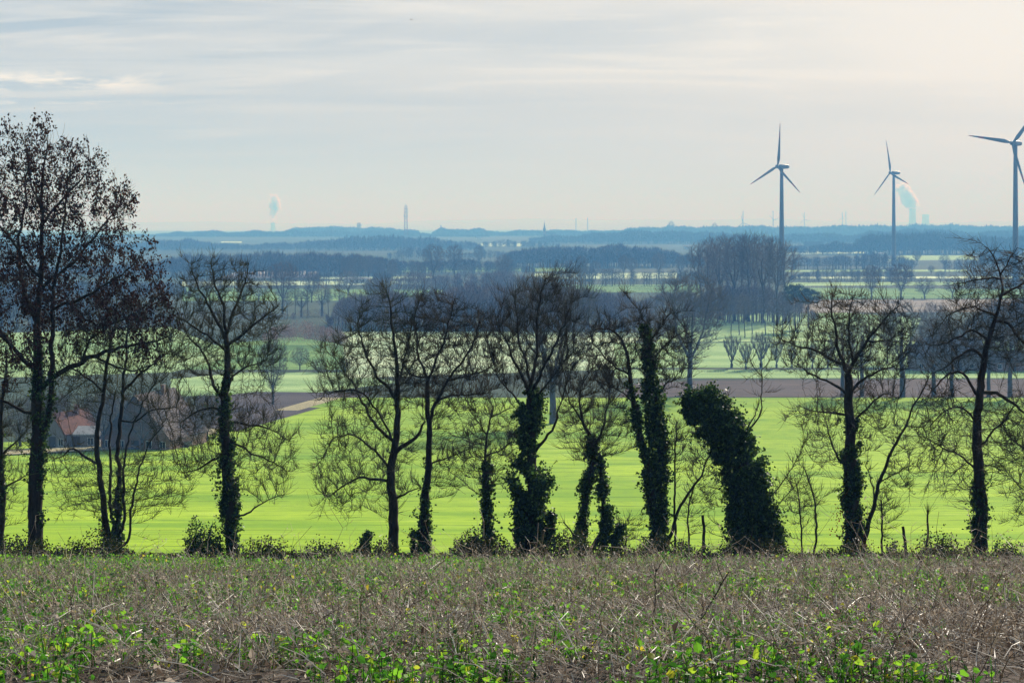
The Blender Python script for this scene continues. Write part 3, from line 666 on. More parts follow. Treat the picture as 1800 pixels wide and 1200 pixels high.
# T5
row_tree('cherry_tree', 'bare tree with a slim ivied lower trunk and small ivy tuft at its foot', (748, 985), 63.8, [
 ([(748,985),(748,940),(748,890),(750,840),(754,800),(753,750),(751,700),(752,665)], [15,14,15,14,12,10,9,8]),
 ([(752,665),(742,640),(735,610),(730,570),(738,530),(745,512)], [7,6,5,4,3,2]),
 ([(754,770),(764,725),(776,700),(792,670),(812,640),(830,600),(845,560)], [10,9,8,7,5,4,2]),
 ([(752,680),(765,640),(780,600),(795,560),(800,525)], [7,6,5,3,2]), ([(776,700),(800,690),(830,695),(858,690)], [6,5,4,2]),
 ([(752,660),(720,655),(705,630)], [5,4,2]), ([(754,815),(775,808),(800,800),(825,790)], [5,4,3,2]), ([(792,670),(820,660),(850,650),(868,640)], [5,4,3,2])],
 [([(705,640),(712,570),(735,512),(775,535),(815,518),(855,550),(872,600),(872,680),(830,720),(780,740),(750,730),(720,700)], 2300),
  ([(760,780),(800,760),(830,800),(790,870),(755,850)], 350)],
 ivy=[([(748,975),(748,920),(748,870),(751,820)], [9,11,9,8], 1900), ([(738,995),(733,965),(731,935)], [8,13,12], 1500)], seed=16, twig=(5600,.42,.0068))
# T6 slender
row_tree('young_ivied_tree', 'slender pole-thin trunk sleeved in ivy with a sparse twiggy top', (857, 985), 64, [
 ([(857,985),(856,920),(856,860),(853,800),(855,760),(862,735),(868,715)], [10,9,8,7,5,4,2]),
 ([(855,765),(838,740),(825,720)], [4,3,2]), ([(862,735),(885,720),(905,715)], [4,3,2]), ([(856,800),(880,790),(905,775)], [3,2,2])],
 [([(820,740),(835,705),(900,705),(920,780),(905,850),(820,850),(812,790)], 500)],
 ivy=[([(857,978),(857,920),(856,860),(854,810)], [10,11,11,7], 3000), ([(826,1000),(832,970),(838,945)], [14,15,9], 1600)], seed=17, twig=(1500,.4,.007), tip=.006)
# T7 big ivy
row_tree('ivied_poplar', 'bare fan of upright branches over the widest skirt of ivy', (930, 985), 63.5, [
 ([(930,985),(930,930),(929,870),(929,800),(931,740),(932,700)], [24,22,20,18,16,15]),
 ([(931,700),(915,660),(898,625),(885,590),(872,560)], [9,8,6,4,2]), ([(931,695),(920,640),(912,590),(905,540),(906,515)], [9,7,5,4,2]),
 ([(932,690),(936,640),(940,590),(945,540),(958,490)], [10,8,6,4,2]), ([(932,690),(950,650),(968,610),(985,570),(1000,540)], [9,7,6,4,2]),
 ([(934,720),(960,680),(985,650),(1008,620)], [8,6,4,2]), ([(936,800),(965,770),(985,745),(985,715),(992,690)], [8,7,6,4,2]),
 ([(928,730),(905,700),(885,680),(870,650)], [7,5,4,2])],
 [([(860,620),(855,580),(880,550),(900,505),(935,500),(965,480),(1005,510),(1022,580),(1018,650),(990,690),(940,680),(890,690)], 1250)],
 ivy=[([(930,980),(930,955),(930,930),(930,905),(929,880),(929,855),(929,830),(929,800),(930,770),(931,740),(933,710),(935,680)], [22,32,40,44,46,44,32,22,26,24,26,16], 15000), ([(950,960),(962,930),(970,900)], [14,18,9], 1600), ([(905,740),(915,720)], [12,12], 600)],
 seed=18, twig=(3800,.55,.0055), up=.35, twup=.9, depth=.7, leafsz=(.06, .13))
# T8 twin ivied
row_tree('twin_ivied_tree', 'pair of crooked ivied trunks joined near their tops', (1022, 985), 64, [
 ([(1020,985),(1022,930),(1026,890),(1033,850),(1042,810),(1045,785),(1036,765),(1024,745),(1018,715),(1020,680)], [15,14,13,13,13,12,9,7,4,2]),
 ([(1066,985,0),(1065,930,0),(1062,880,0),(1058,830,0),(1052,795,0)], [13,13,12,11,10]),
 ([(1045,785),(1060,760),(1062,730),(1070,690)], [8,6,4,2]), ([(1024,745),(1005,710),(992,680)], [5,4,2]), ([(1020,960),(1005,940),(990,915)], [6,5,3])],
 [([(985,740),(1000,650),(1030,610),(1070,620),(1095,700),(1105,780),(1070,800),(1010,800)], 800)],
 ivy=[([(1020,980),(1020,940),(1024,900),(1032,850),(1044,800),(1040,765)], [9,13,11,12,14,10], 3600), ([(1066,980),(1066,940),(1063,900),(1060,850),(1054,800)], [9,15,14,11,8], 3600), ([(1078,970),(1086,945),(1092,920)], [8,13,7], 1000)], seed=19, twig=(2600,.42,.006))
# T9 double trunk
row_tree('ivied_alder', 'two ivied stems from one foot carrying a flat arched dark crown', (1158, 988), 63.5, [
 ([(1157,988),(1154,930),(1148,880),(1140,830),(1131,785),(1122,740),(1112,700),(1104,660),(1098,625),(1090,595),(1070,575),(1045,580)], [18,17,16,15,14,13,11,9,8,6,4,2]),
 ([(1158,960,8),(1160,900,12),(1160,840,14),(1156,780,14),(1150,720,12),(1144,670,10),(1142,630,8),(1138,595,6),(1128,565,3),(1125,545,0)], [15,14,14,14,13,12,10,8,6,3]),
 ([(1140,600),(1155,580),(1170,565),(1180,550)], [6,5,4,2]), ([(1142,640),(1165,610),(1190,590),(1205,580)], [6,5,4,2]),
 ([(1104,660),(1085,640),(1062,630),(1040,600)], [5,4,3,2]), ([(1150,700),(1175,670),(1200,665)], [5,4,2]), ([(1116,710),(1095,690),(1075,680)], [5,4,2]),
 ([(1166,985,0),(1180,945,0),(1192,905,0),(1208,868,0),(1228,840,0),(1246,810,0),(1252,790,0)], [12,10,8,7,6,4,2])],
 [([(1030,590),(1050,556),(1085,552),(1110,545),(1135,535),(1165,545),(1195,560),(1212,590),(1210,630),(1190,680),(1160,640),(1130,620),(1090,680),(1050,670)], 1900),
  ([(1190,760),(1250,740),(1280,790),(1240,850),(1200,830)], 300)],
 ivy=[([(1160,960),(1160,900),(1160,840),(1157,780),(1152,730),(1146,680),(1142,640),(1140,600),(1130,570)], [14,18,20,21,24,24,19,13,8], 9500), ([(1154,970),(1148,890),(1134,800),(1118,730),(1104,670)], [11,12,11,11,8], 4600)],
 seed=20, twig=(4600,.36,.0068), up=.05, depth=.8)
# T10 leaning ivy mass
row_tree('ivied_stump_tree', 'thick leaning column of ivy with a hooked top and almost no branches', (1330, 988), 63, [
 ([(1332,990),(1328,940),(1322,890),(1310,840),(1294,790),(1278,750),(1256,715),(1232,693),(1212,690),(1205,712)], [26,24,22,20,18,16,13,10,8,5]),
 ([(1296,790),(1318,750),(1332,728),(1338,705)], [6,5,3,2]), ([(1310,765),(1330,742),(1337,730),(1338,690),(1338,650)], [4,4,3,2,1.6]),
 ([(1338,660),(1322,640),(1316,625)], [2,2,1.5]), ([(1338,655),(1350,638),(1358,625)], [2,2,1.5]),
 ([(1330,900),(1365,860),(1400,810),(1425,770)], [3,3,2,1.6]), ([(1335,920),(1370,890),(1405,840)], [3,2,1.6]), ([(1262,770),(1240,765),(1225,755)], [4,3,2])],
 [([(1310,640),(1340,610),(1362,640),(1345,700),(1325,690)], 60), ([(1340,900),(1390,800),(1430,760),(1420,840),(1370,920)], 120), ([(1225,800),(1265,780),(1270,900),(1235,960)], 150)],
 ivy=[([(1332,985),(1326,945),(1321,905),(1314,870),(1304,835),(1294,800),(1282,765),(1264,738),(1246,718),(1224,708),(1203,716)], [44,48,46,40,35,34,35,38,40,37,27], 30000), ([(1218,725),(1208,735)], [18,14], 1500), ([(1348,900),(1358,930),(1364,975)], [12,20,14], 2200)],
 seed=21, twig=(700,.4,.007), leafsz=(.06, .13), cat='ivied tree')
# T11
row_tree('lime_tree', 'broad bare tree with rust coloured leaves low on its ivied trunk', (1500, 990), 63.5, [
 ([(1501,990),(1500,930),(1498,880),(1497,830),(1497,780),(1496,730),(1492,690),(1492,655)], [26,25,24,22,20,18,16,14]),
 ([(1492,660),(1480,630),(1468,600),(1460,565),(1452,535),(1455,515)], [11,10,8,6,4,2]), ([(1492,660),(1505,625),(1525,598),(1548,568),(1568,545),(1580,535)], [10,9,8,6,4,2]),
 ([(1495,640),(1490,600),(1490,560),(1500,520)], [7,6,4,2]), ([(1490,645),(1460,630),(1430,615),(1400,606),(1370,595)], [9,8,6,4,2]),
 ([(1492,700),(1470,680),(1445,668),(1420,655),(1395,640)], [8,7,5,4,2]), ([(1494,735),(1465,728),(1435,725),(1408,715)], [7,6,4,2]),
 ([(1494,700),(1515,672),(1545,655),(1580,640)], [9,7,5,2]), ([(1496,740),(1520,715),(1550,690),(1575,700)], [7,5,4,2]), ([(1496,820),(1475,800),(1460,770),(1455,745)], [7,6,4,2]),
 ([(1525,598),(1550,600),(1580,590)], [5,4,2])],
 [([(1370,612),(1375,580),(1420,572),(1440,530),(1455,505),(1500,512),(1545,515),(1580,535),(1605,600),(1595,650),(1540,680),(1490,650),(1440,650),(1400,660)], 1900),
  ([(1385,700),(1480,690),(1580,690),(1570,740),(1530,800),(1500,760),(1470,830),(1430,820),(1420,750),(1390,740)], 900)],
 ivy=[([(1500,980),(1499,930),(1498,880),(1497,830),(1497,780),(1497,735)], [14,20,22,21,17,12], 6500)],
 rust=[(1485,930,14,90), (1512,960,14,90), (1478,905,12,50)], seed=22, twig=(5200,.42,.0068), up=.1)
# T12
row_tree('slim_leaning_tree', 'thin bare tree leaning right beside the rust leaved tree', (1518, 985), 64.5, [
 ([(1516,985),(1526,940),(1538,895),(1548,850),(1562,810),(1578,775),(1594,745),(1606,715),(1622,690),(1632,665)], [10,9,9,8,7,6,5,4,3,2]),
 ([(1594,745),(1615,745),(1632,760),(1625,775)], [3,3,2,1.6]), ([(1548,850),(1570,835),(1600,820)], [3,2,1.6]), ([(1540,885),(1530,850),(1522,820)], [4,3,2])],
 [([(1540,880),(1560,780),(1610,690),(1640,660),(1655,720),(1640,790),(1600,870)], 350)], seed=23, twig=(900,.4,.007), tip=.006)
# T13
row_tree('hornbeam', 'crooked bare tree with long level side branches near the right edge', (1723, 990), 63.5, [
 ([(1723,990),(1722,930),(1721,880),(1719,830),(1717,780),(1716,730),(1717,690),(1721,650),(1728,610),(1738,575),(1750,540),(1759,505),(1757,475),(1745,450),(1735,435)], [27,24,24,22,19,19,18,15,14,12,10,7,5,3,2]),
 ([(1720,690),(1745,688),(1770,695),(1800,715),(1830,740)], [10,9,8,6,3]), ([(1717,700),(1705,670),(1690,655),(1665,660),(1635,690)], [9,7,6,4,2]),
 ([(1725,630),(1710,610),(1690,620),(1665,640),(1630,655)], [8,7,5,4,2]), ([(1732,600),(1715,580),(1690,575),(1660,595),(1625,605)], [7,6,5,4,2]),
 ([(1742,560),(1765,560),(1790,590),(1815,640)], [8,7,5,3]), ([(1756,515),(1785,500),(1820,490)], [6,5,3]), ([(1757,490),(1735,485),(1705,495),(1680,500)], [5,4,3,2]),
 ([(1745,550),(1720,535),(1690,540),(1665,555)], [6,5,3,2]), ([(1758,480),(1775,455),(1785,435)], [4,3,2]), ([(1720,790),(1745,760),(1770,740),(1800,700)], [6,5,4,2]), ([(1719,830),(1690,800),(1660,790),(1630,770)], [6,5,4,2]),
 ([(1716,740),(1690,710),(1665,720),(1640,750)], [6,5,3,2])],
 [([(1620,640),(1640,570),(1680,510),(1700,465),(1720,432),(1790,428),(1840,470),(1860,560),(1850,640),(1790,640),(1740,620),(1690,660)], 2300),
  ([(1622,690),(1700,690),(1760,700),(1850,690),(1840,760),(1780,820),(1740,850),(1690,880),(1640,850),(1618,760)], 1400)],
 ivy=[([(1722,960),(1721,910),(1720,870),(1719,825)], [13,17,18,10], 2600)], seed=24, twig=(6800,.46,.0068), mats=(M_BARK2, M_TWIG), up=-.02, twup=.1, wig=.3)
row_tree('thorn_tree', 'branches of a tree mostly outside the right edge', (1850, 985), 65, [
 ([(1850,985),(1850,900),(1842,840),(1830,790),(1825,740),(1822,700)], [18,16,14,12,9,6]), ([(1835,800),(1805,790),(1780,770),(1765,750)], [6,5,3,2]), ([(1845,880),(1815,870),(1785,850)], [6,4,2])],
 [([(1760,760),(1790,690),(1840,670),(1900,700),(1910,900),(1840,930),(1775,900)], 900)], seed=25, twig=(2600,.42,.0065), mats=(M_BARK, M_TWIGG))

# saplings and snags between the trees
def sapling(label, pts, wd, crown, n, seed, name='sapling', ivy=()):
    row_tree(name, label, pts[0], 64.6, [(pts, wd)], [(crown, n)] if n else [], seed=seed, twig=(260 if n else 30, .35, .006), tip=.005, cat='sapling', group='saplings in the tree row', kill=.25, ivy=ivy)
sapling('thin sapling behind the ivy column, leftmost of three', [(1412,985),(1410,930),(1405,880),(1400,850)], [4,3,3,2], [(1385,850),(1400,830),(1425,850),(1420,920),(1395,930)], 70, 31)
sapling('forked sapling with fine twigs between ivy column and rust leaved tree', [(1428,985),(1432,930),(1430,880),(1420,840),(1412,820)], [5,4,4,3,2], [(1400,850),(1420,800),(1450,830),(1455,900),(1420,930)], 110, 32)
sapling('thin straight pole standing between the ivied alder and the ivy column', [(1236,985),(1236,940),(1235,905)], [7,6,5], [], 0, 33, 'snag')
sapling('twiggy sapling left of the straight pole', [(1212,985),(1210,930),(1215,880),(1222,850)], [4,4,3,2], [(1190,900),(1210,850),(1250,860),(1240,930)], 110, 34)
sapling('sapling close behind the slim leaning tree', [(1550,985),(1550,930),(1549,880)], [5,4,3], [(1535,900),(1550,860),(1575,880),(1565,940)], 80, 35)
sapling('broken snag sticking out of the bramble near the right edge', [(1628,990),(1629,940),(1631,898)], [7,5,3], [], 0, 36, 'snag')
sapling('short broken stub in the bramble left of the tall snag', [(1592,985),(1590,950),(1587,925)], [6,6,5], [], 0, 37, 'snag')
sapling('slim upright sapling rising in front of the ivied alder', [(1184,980),(1182,900),(1186,830),(1187,770),(1190,740)], [5,4,4,3,2], [(1170,800),(1185,730),(1210,760),(1205,850)], 90, 38)
sapling('small twiggy sapling right of the twin ivied trunks', [(1100,985),(1102,950),(1100,915)], [4,3,2], [(1080,960),(1095,900),(1125,920),(1120,960)], 100, 39)
sapling('short stump crowned with a round ivy ball', [(643,985),(644,960),(643,945)], [9,9,8], [], 0, 40, 'ivied_stump', ivy=[([(644,1005),(643,965),(644,935)], [9,14,9], 2200), ([(612,1000),(622,965),(634,950)], [10,9,6], 700)])

# bushes
def bush(name, label, px, row, w_, h_, seed, ml, n=5200, D=63.6, tw_=M_TWIG, dark=True, cat='bush', group=None, leaf=(.05, .11)):
    rng = np.random.default_rng(seed); s = D/F; b = np.array([(px-HX)*s, D, min((HY-row)*s, float(TZ(0, D)))-.05]); T = empty(name, tuple(b), label, cat, group)
    W_, H_ = w_*s/2, (HY-row+h_)*s-b[2]
    m = 90; a = rng.uniform(0, 6.28, m); r = np.sqrt(rng.random(m)); st = MB(); e = np.stack([np.cos(a)*r*W_, np.sin(a)*r*W_*.8, H_*np.sqrt(np.maximum(0, 1-r*r))*rng.uniform(.7, 1.05, m)+.1], -1)
    o = e*[.25, .25, 0]; P4 = np.stack([o, o*.5+e*[.35, .35, .45]+rng.normal(size=(m, 3))*.05, e*[.8, .8, .8]+rng.normal(size=(m, 3))*.05, e], 1)
    v, q = polytubes(P4, np.linspace(.012, .004, 4)[None]*np.ones((m, 1)), 4); st.add(v, q); st.build('stems', tw_, T)
    k = rng.integers(0, m, n); t = rng.uniform(.35, 1.05, n)[:, None]; o = e[k]*[1, 1, 1]*t + rng.normal(size=(n, 3))*.07*max(.6, W_); o[:, 2] = np.abs(o[:, 2]); v, tt = leaves(o, rng.uniform(*leaf, n), rng); lf = MB(); lf.add(v, None, tt); lf.build('foliage', ml, T)
bush('ivy_bush', 'rounded dark evergreen bush at the foot of the spreading ivied tree', 356, 978, 104, 60, 51, M_IVY, 7000)
bush('bramble', 'low brown bramble heap right of the spreading ivied tree', 470, 988, 130, 36, 52, M_BRAMBLE, 5200, group='brambles along the tree row')
bush('bramble', 'bramble heap between the wide bramble and the stump with the ivy ball', 560, 990, 140, 34, 53, M_BRAMBLE, 5000, group='brambles along the tree row')
bush('bramble', 'leafy bramble around the tall snag near the right edge', 1640, 992, 140, 50, 54, M_BRAMBLE, 3600, group='brambles along the tree row')
bush('bramble', 'low tangle at the foot of the level branched right tree', 1765, 992, 70, 44, 55, M_BRAMBLE, 2200, group='brambles along the tree row')
bush('bramble', 'dark low tangle left of the pole-thin ivied trunk', 822, 988, 50, 46, 56, M_BRAMBLE, 1800, group='brambles along the tree row')
bush('bramble', 'low leafy tangle right of the slim leaning tree', 1570, 992, 50, 40, 57, M_BRAMBLE, 1500, group='brambles along the tree row')
# ------------------------------------------------------------------ far woods (masses nobody could count)
def wood(name, label, D, depth, profile, m, sp=9.0, seed=0, K_=90, bl=2.6, bw=.34, hmax=46, gap=0.0, trunks=True, conif=0.0, minh=5):
    rng = np.random.default_rng(seed); pr = np.array(profile, float); x0 = (pr[0, 0]-HX)/F*D; x1 = (pr[-1, 0]-HX)/F*D
    nx = max(3, int((x1-x0)/sp)); ny = max(2, int(depth/sp)); X = (x0 + (np.arange(nx)+.5)/nx*(x1-x0))[:, None] + rng.uniform(-.5, .5, (nx, ny))*sp
    Y = D + (np.arange(ny)[None]+rng.uniform(-.45, .45, (nx, ny)))/ny*depth; X = X.ravel(); Y = Y.ravel(); X = X*Y/D
    keep = rng.random(len(X)) > gap; X = X[keep]; Y = Y[keep]; n = len(X)
    pc = HX+F*X/Y; und = (1.5*np.sin(pc/11+seed)+1.2*np.sin(pc/27+2*seed)+.8*np.sin(pc/5.3+seed))*(.9 if D > 1200 else 2.2); top = (HY-np.interp(pc, pr[:, 0], pr[:, 1])-und)/F*Y; z0 = TZ(X, Y); lf = 1-.10*np.abs(np.sin(X/(sp*2.3)+seed)*np.sin(X/(sp*5.1)+Y/(sp*3)))-.05*np.abs(np.sin(X/(sp*.9)+Y))-.10*(.5+.5*np.sin(X/(sp*7.3)+seed*2)); H = np.clip((top-z0)*lf*(1-np.abs(rng.normal(size=n))*.09), minh, hmax)
    rad = np.minimum(H*.26, sp*.85)*rng.uniform(.8, 1.2, n)
    i = np.repeat(np.arange(n), K_); N = len(i)
    dirs = nrm(rng.normal(size=(N, 3))); dirs[:, 2] = np.abs(dirs[:, 2])*1.2-.35; rr = rng.uniform(.25, 1, N)**.5
    low = (rng.random(N) < .38); cz = z0[i] + H[i]*np.where(low, .30, .60); hz_ = H[i]*np.where(low, .34, .40)
    c = np.stack([X[i]+dirs[:, 0]*rad[i]*rr, Y[i]+dirs[:, 1]*rad[i]*rr, cz+dirs[:, 2]*hz_*rr], -1)
    co = rng.random(n) < conif; ci = co[i]
    if ci.any():   # spires for the few conifers
        t = rng.random(ci.sum()); c[ci, 2] = z0[i[ci]] + H[i[ci]]*(.15+.85*t); q = rad[i[ci]]*.7*(1-t); c[ci, 0] = X[i[ci]] + dirs[ci, 0]*q; c[ci, 1] = Y[i[ci]] + dirs[ci, 1]*q
    dv = nrm(dirs*[.7, .7, .3] + rng.normal(size=(N, 3))*.25 + [0, 0, .75]); sd = nrm(np.cross(dv, rng.normal(size=(N, 3)))); sc = (np.clip(H/20, .5, 1.4)[i]*rng.uniform(.5, 1.2, N))[:, None]
    v = np.stack([c-dv*bl*.5*sc-sd*bw*.5*sc, c-dv*bl*.5*sc+sd*bw*.5*sc, c+dv*bl*.5*sc+sd*bw*.15*sc], 1).reshape(-1, 3)
    mb = MB(); mb.add(v, None, np.arange(N*3).reshape(-1, 3))
    if trunks:
        Pp = np.stack([np.stack([X, Y, z0-1], -1), np.stack([X, Y, z0+H*.45], -1), np.stack([X+rng.normal(size=n)*.4, Y, z0+H*.85], -1)], 1)
        tr = np.stack([H*.013+.06, H*.009+.04, H*.002+.03], -1); v, q = polytubes(Pp, tr, 4); mb.add(v, q)
    return tag(mb.build(name, m), label, None, None, 'stuff')
B = M_WOOD_D
wood('wood', 'farthest wooded hill crest left of the lattice mast', 6400, 260, [(500,400),(520,395),(560,394),(640,396),(660,395),(700,398),(735,404)], B, 17, 1, 60, 6, 1.5)
wood('wood', 'hazy wooded ridge under the left steam plume', 5600, 400, [(-100,420),(150,416),(240,411),(280,407),(310,405),(360,403),(400,405),(460,402),(480,404),(540,404),(600,402),(700,404),(830,410),(860,414)], B, 16, 2, 60, 6, 1.5)
wood('wood', 'long wooded horizon ridge behind the church spire and turbines', 6000, 400, [(760,405),(775,400),(800,401),(835,400),(870,404),(940,401),(975,403),(1000,401),(1060,402),(1100,398),(1120,397),(1200,394),(1280,394),(1360,393),(1500,391),(1600,390),(1660,392),(1800,392),(1950,391)], B, 17, 3, 60, 6, 1.6, conif=.05)
wood('wood', 'blue wood below the church', 4300, 250, [(930,414),(980,409),(1050,405),(1120,401),(1180,400),(1270,404),(1340,409),(1420,403),(1500,407),(1530,400),(1600,398),(1660,397),(1720,404),(1760,399),(1900,402)], B, 15, 4, 60, 5, 1.2)
wood('wood', 'blue wooded slope in front of the western ridge', 3400, 260, [(-100,430),(235,425),(250,418),(300,417),(330,415),(350,422),(380,424),(420,426),(560,420),(600,409),(660,406),(740,410),(790,414),(830,422),(850,430)], B, 14, 5, 60, 4.5, 1.0, conif=.2)
wood('wood', 'dark wood with clear lower edge in the left distance', 1760, 120, [(-120,470),(150,462),(262,455),(290,442),(340,434),(400,430),(500,428),(560,429),(610,434),(650,440),(690,452),(705,470)], B, 8.5, 6, 110, 2.8, .42)
wood('wood', 'dark wood in the middle distance below the church spire', 2120, 120, [(885,440),(900,428),(940,422),(1000,419),(1080,420),(1130,424),(1170,430),(1210,440),(1240,455)], B, 9, 7, 110, 2.9, .5)
wood('wood', 'small misty copses between the two dark woods', 2600, 160, [(680,440),(705,432),(730,428),(760,436),(800,440),(840,436),(885,438),(920,440)], B, 12, 8, 80, 3, .6, gap=.3)
wood('wood', 'tree belt behind the second turbine tower', 2050, 60, [(1385,452),(1400,446),(1430,444),(1470,443),(1500,441),(1530,437),(1560,436),(1590,440),(1612,455)], B, 7.5, 9, 110, 2.6, .42)
wood('wood', 'broad crowned wood behind the pale field at the second turbine', 3000, 160, [(1380,428),(1450,425),(1470,418),(1500,420),(1512,404),(1550,398),(1600,397),(1650,396),(1690,404),(1760,410),(1900,406)], B, 12, 10, 90, 4.2, .9)
wood('wood', 'thicket of trees below the nearest turbine tower', 1900, 80, [(1660,452),(1690,442),(1720,450),(1760,446),(1800,452),(1900,450)], B, 9, 11, 90, 2.8, .45, gap=.2)
wood('wood', 'large brownish wood in the centre of the valley', 893, 75, [(575,560),(588,530),(600,512),(625,500),(660,497),(700,492),(730,500),(770,498),(810,486),(850,478),(880,484),(915,490),(950,484),(990,482),(1030,492),(1062,490),(1085,494),(1110,506),(1130,522),(1142,545)], M_WOOD_P, 6.0, 12, 330, 2.2, .22)
wood('thicket', 'reddish thicket on the meadow left of the central wood', 770, 30, [(462,590),(475,568),(500,556),(540,553),(575,562),(598,575),(610,598)], M_WOOD_R, 4.5, 13, 420, 1.5, .16, trunks=False)
wood('thicket', 'small red twigged scrub below the reddish thicket', 690, 10, [(560,612),(575,592),(595,588),(612,600),(620,615)], M_WOOD_R, 2.6, 14, 200, 1.0, .07, trunks=False)
wood('thicket', 'purplish scrub under the tall poplars', 950, 40, [(1205,530),(1225,500),(1260,478),(1300,470),(1340,478),(1370,492),(1410,512),(1440,545)], M_WOOD_P, 5.5, 15, 330, 2.0, .2)
wood('wood', 'dark bluish wood behind the farmhouse at the right edge', 760, 60, [(1680,575),(1700,545),(1725,520),(1750,505),(1800,497),(1850,492),(1920,500)], M_WOOD_D, 6, 16, 230, 2.0, .15)
wood('wood', 'dark wood behind the tallest tree at the left edge', 900, 60, [(-120,520),(-40,500),(60,498),(140,508),(210,520),(270,535),(310,560)], M_WOOD_D, 7, 17, 200, 2.3, .17)
wood('hedge_mass', 'grey hedge of bare scrub behind the crop field', 572, 14, [(555,700),(600,684),(640,672),(700,660),(760,664),(820,660),(900,668),(960,676),(1000,690)], M_WOOD_P, 3.0, 18, 170, 1.0, .06, trunks=False)
wood('thicket', 'dark trees and scrub packed around the old farm', 478, 40, [(30,735),(60,712),(90,690),(130,680),(170,688),(210,672),(250,665),(300,672),(340,700),(372,735),(400,760)], M_WOOD_D, 4.5, 19, 230, 1.5, .085, gap=.15)
wood('hedge_mass', 'low dark hedge along the farm side of the crop', 446, 2.5, [(-60,778),(60,776),(150,777),(240,776),(300,777)], M_WOOD_D, 1.3, 20, 60, .5, .07, trunks=False, minh=.8)
wood('hedge_mass', 'low hedge along the bottom of the pollard willows', 640, 1.5, [(1080,648),(1250,648),(1500,648),(1900,648)], M_WOOD_D, 1.3, 21, 40, .45, .07, trunks=False, minh=.7)
wood('hedge_mass', 'hedge crossing the right distance behind the lone field trees', 1560, 8, [(1395,486),(1430,487),(1480,486),(1510,490)], M_WOOD_D, 3, 22, 60, 1.2, .2, trunks=False, minh=2)
wood('hedge_mass', 'dark hedge behind the whitish strip in the middle distance', 1400, 10, [(1020,496),(1060,492),(1100,486),(1140,488),(1190,494),(1230,500)], M_WOOD_D, 3.5, 23, 70, 1.3, .2, trunks=False, minh=2)
wood('hedge_mass', 'hedge between the stubble and the pasture in the left distance', 1650, 14, [(340,492),(420,486),(470,489),(520,490),(600,488),(760,486)], M_WOOD_D, 4, 24, 70, 1.5, .22, trunks=False, minh=2)
wood('hedge_mass', 'thin dark hedge line along the bleached meadow', 925, 3, [(1190,566),(1250,562),(1420,562),(1500,566)], M_WOOD_D, 2, 25, 50, .8, .09, trunks=False, minh=1.2)

wood('wood', 'band of misty trees behind the long white barn', 1860, 70, [(560,462),(590,450),(620,442),(650,440),(690,448),(740,452),(790,448),(850,452),(900,456),(940,466)], B, 7.5, 31, 150, 2.6, .45)
wood('wood', 'misty trees above the central wood', 1330, 60, [(640,490),(680,478),(720,468),(780,474),(840,466),(890,462),(940,474),(985,492)], M_WOOD_P, 7, 32, 200, 2.4, .3, gap=.08)
wood('wood', 'scattered misty trees between the middle wood and the bleached strip', 1500, 60, [(930,484),(980,466),(1040,462),(1100,470),(1160,466),(1230,470),(1260,486)], B, 7.5, 33, 150, 2.4, .32, gap=.25)
wood('wood', 'dark trees left of the bare tree on the left meadow', 1250, 90, [(-120,500),(150,486),(240,484),(290,482),(322,496),(335,515)], B, 8, 34, 180, 2.4, .32)
wood('wood', 'dark wood end right of the central wood', 860, 40, [(1095,520),(1110,502),(1130,500),(1150,512),(1165,540)], M_WOOD_P, 5.5, 35, 230, 2.1, .15)
wood('wood', 'tree belt in front of the pale far field at the right', 1640, 50, [(1385,486),(1420,468),(1470,462),(1520,466),(1560,462),(1600,472),(1612,488)], B, 7, 36, 150, 2.4, .36, gap=.15)
wood('wood', 'dark trees around the farm below the nearest turbine', 1450, 70, [(1690,500),(1710,470),(1750,462),(1800,458),(1900,464)], B, 8, 37, 120, 2.4, .28, gap=.2)
wood('wood', 'tree clumps below the far ridge beside the pale field', 3700, 120, [(820,426),(850,420),(900,416),(940,420),(985,424)], B, 14, 38, 70, 4.5, 1.0, gap=.2)
wood('wood', 'belt of hazy scrub and trees left of the poplar grove', 1080, 60, [(1120,545),(1140,515),(1165,500),(1190,505),(1215,495),(1240,520)], M_WOOD_P, 6, 41, 260, 2.0, .2, gap=.1)
wood('wood', 'hazy trees along the far side of the left meadow', 1480, 50, [(300,498),(330,480),(370,474),(410,482),(450,476),(500,482),(540,474),(600,470),(640,480)], B, 8, 42, 130, 2.4, .3, gap=.45)
wood('thicket', 'low scrub between the left meadow trees and the reddish thicket', 960, 20, [(300,552),(340,538),(400,534),(450,540),(480,548),(520,540),(580,536)], M_WOOD_P, 5, 43, 240, 1.6, .14, gap=.2, trunks=False)
wood('hedge_mass', 'broken scrub hedge behind the dull green field', 1240, 6, [(1395,520),(1440,515),(1500,520),(1560,516),(1640,521),(1720,516),(1850,520)], B, 4, 44, 90, 1.3, .16, gap=.35, trunks=False, minh=1.5)
wood('thicket', 'bare scrub in front of the farm buildings', 436, 5, [(20,768),(80,742),(150,730),(230,728),(300,740),(345,762)], M_WOOD_D, 2.2, 39, 90, 1.0, .032, gap=.5)

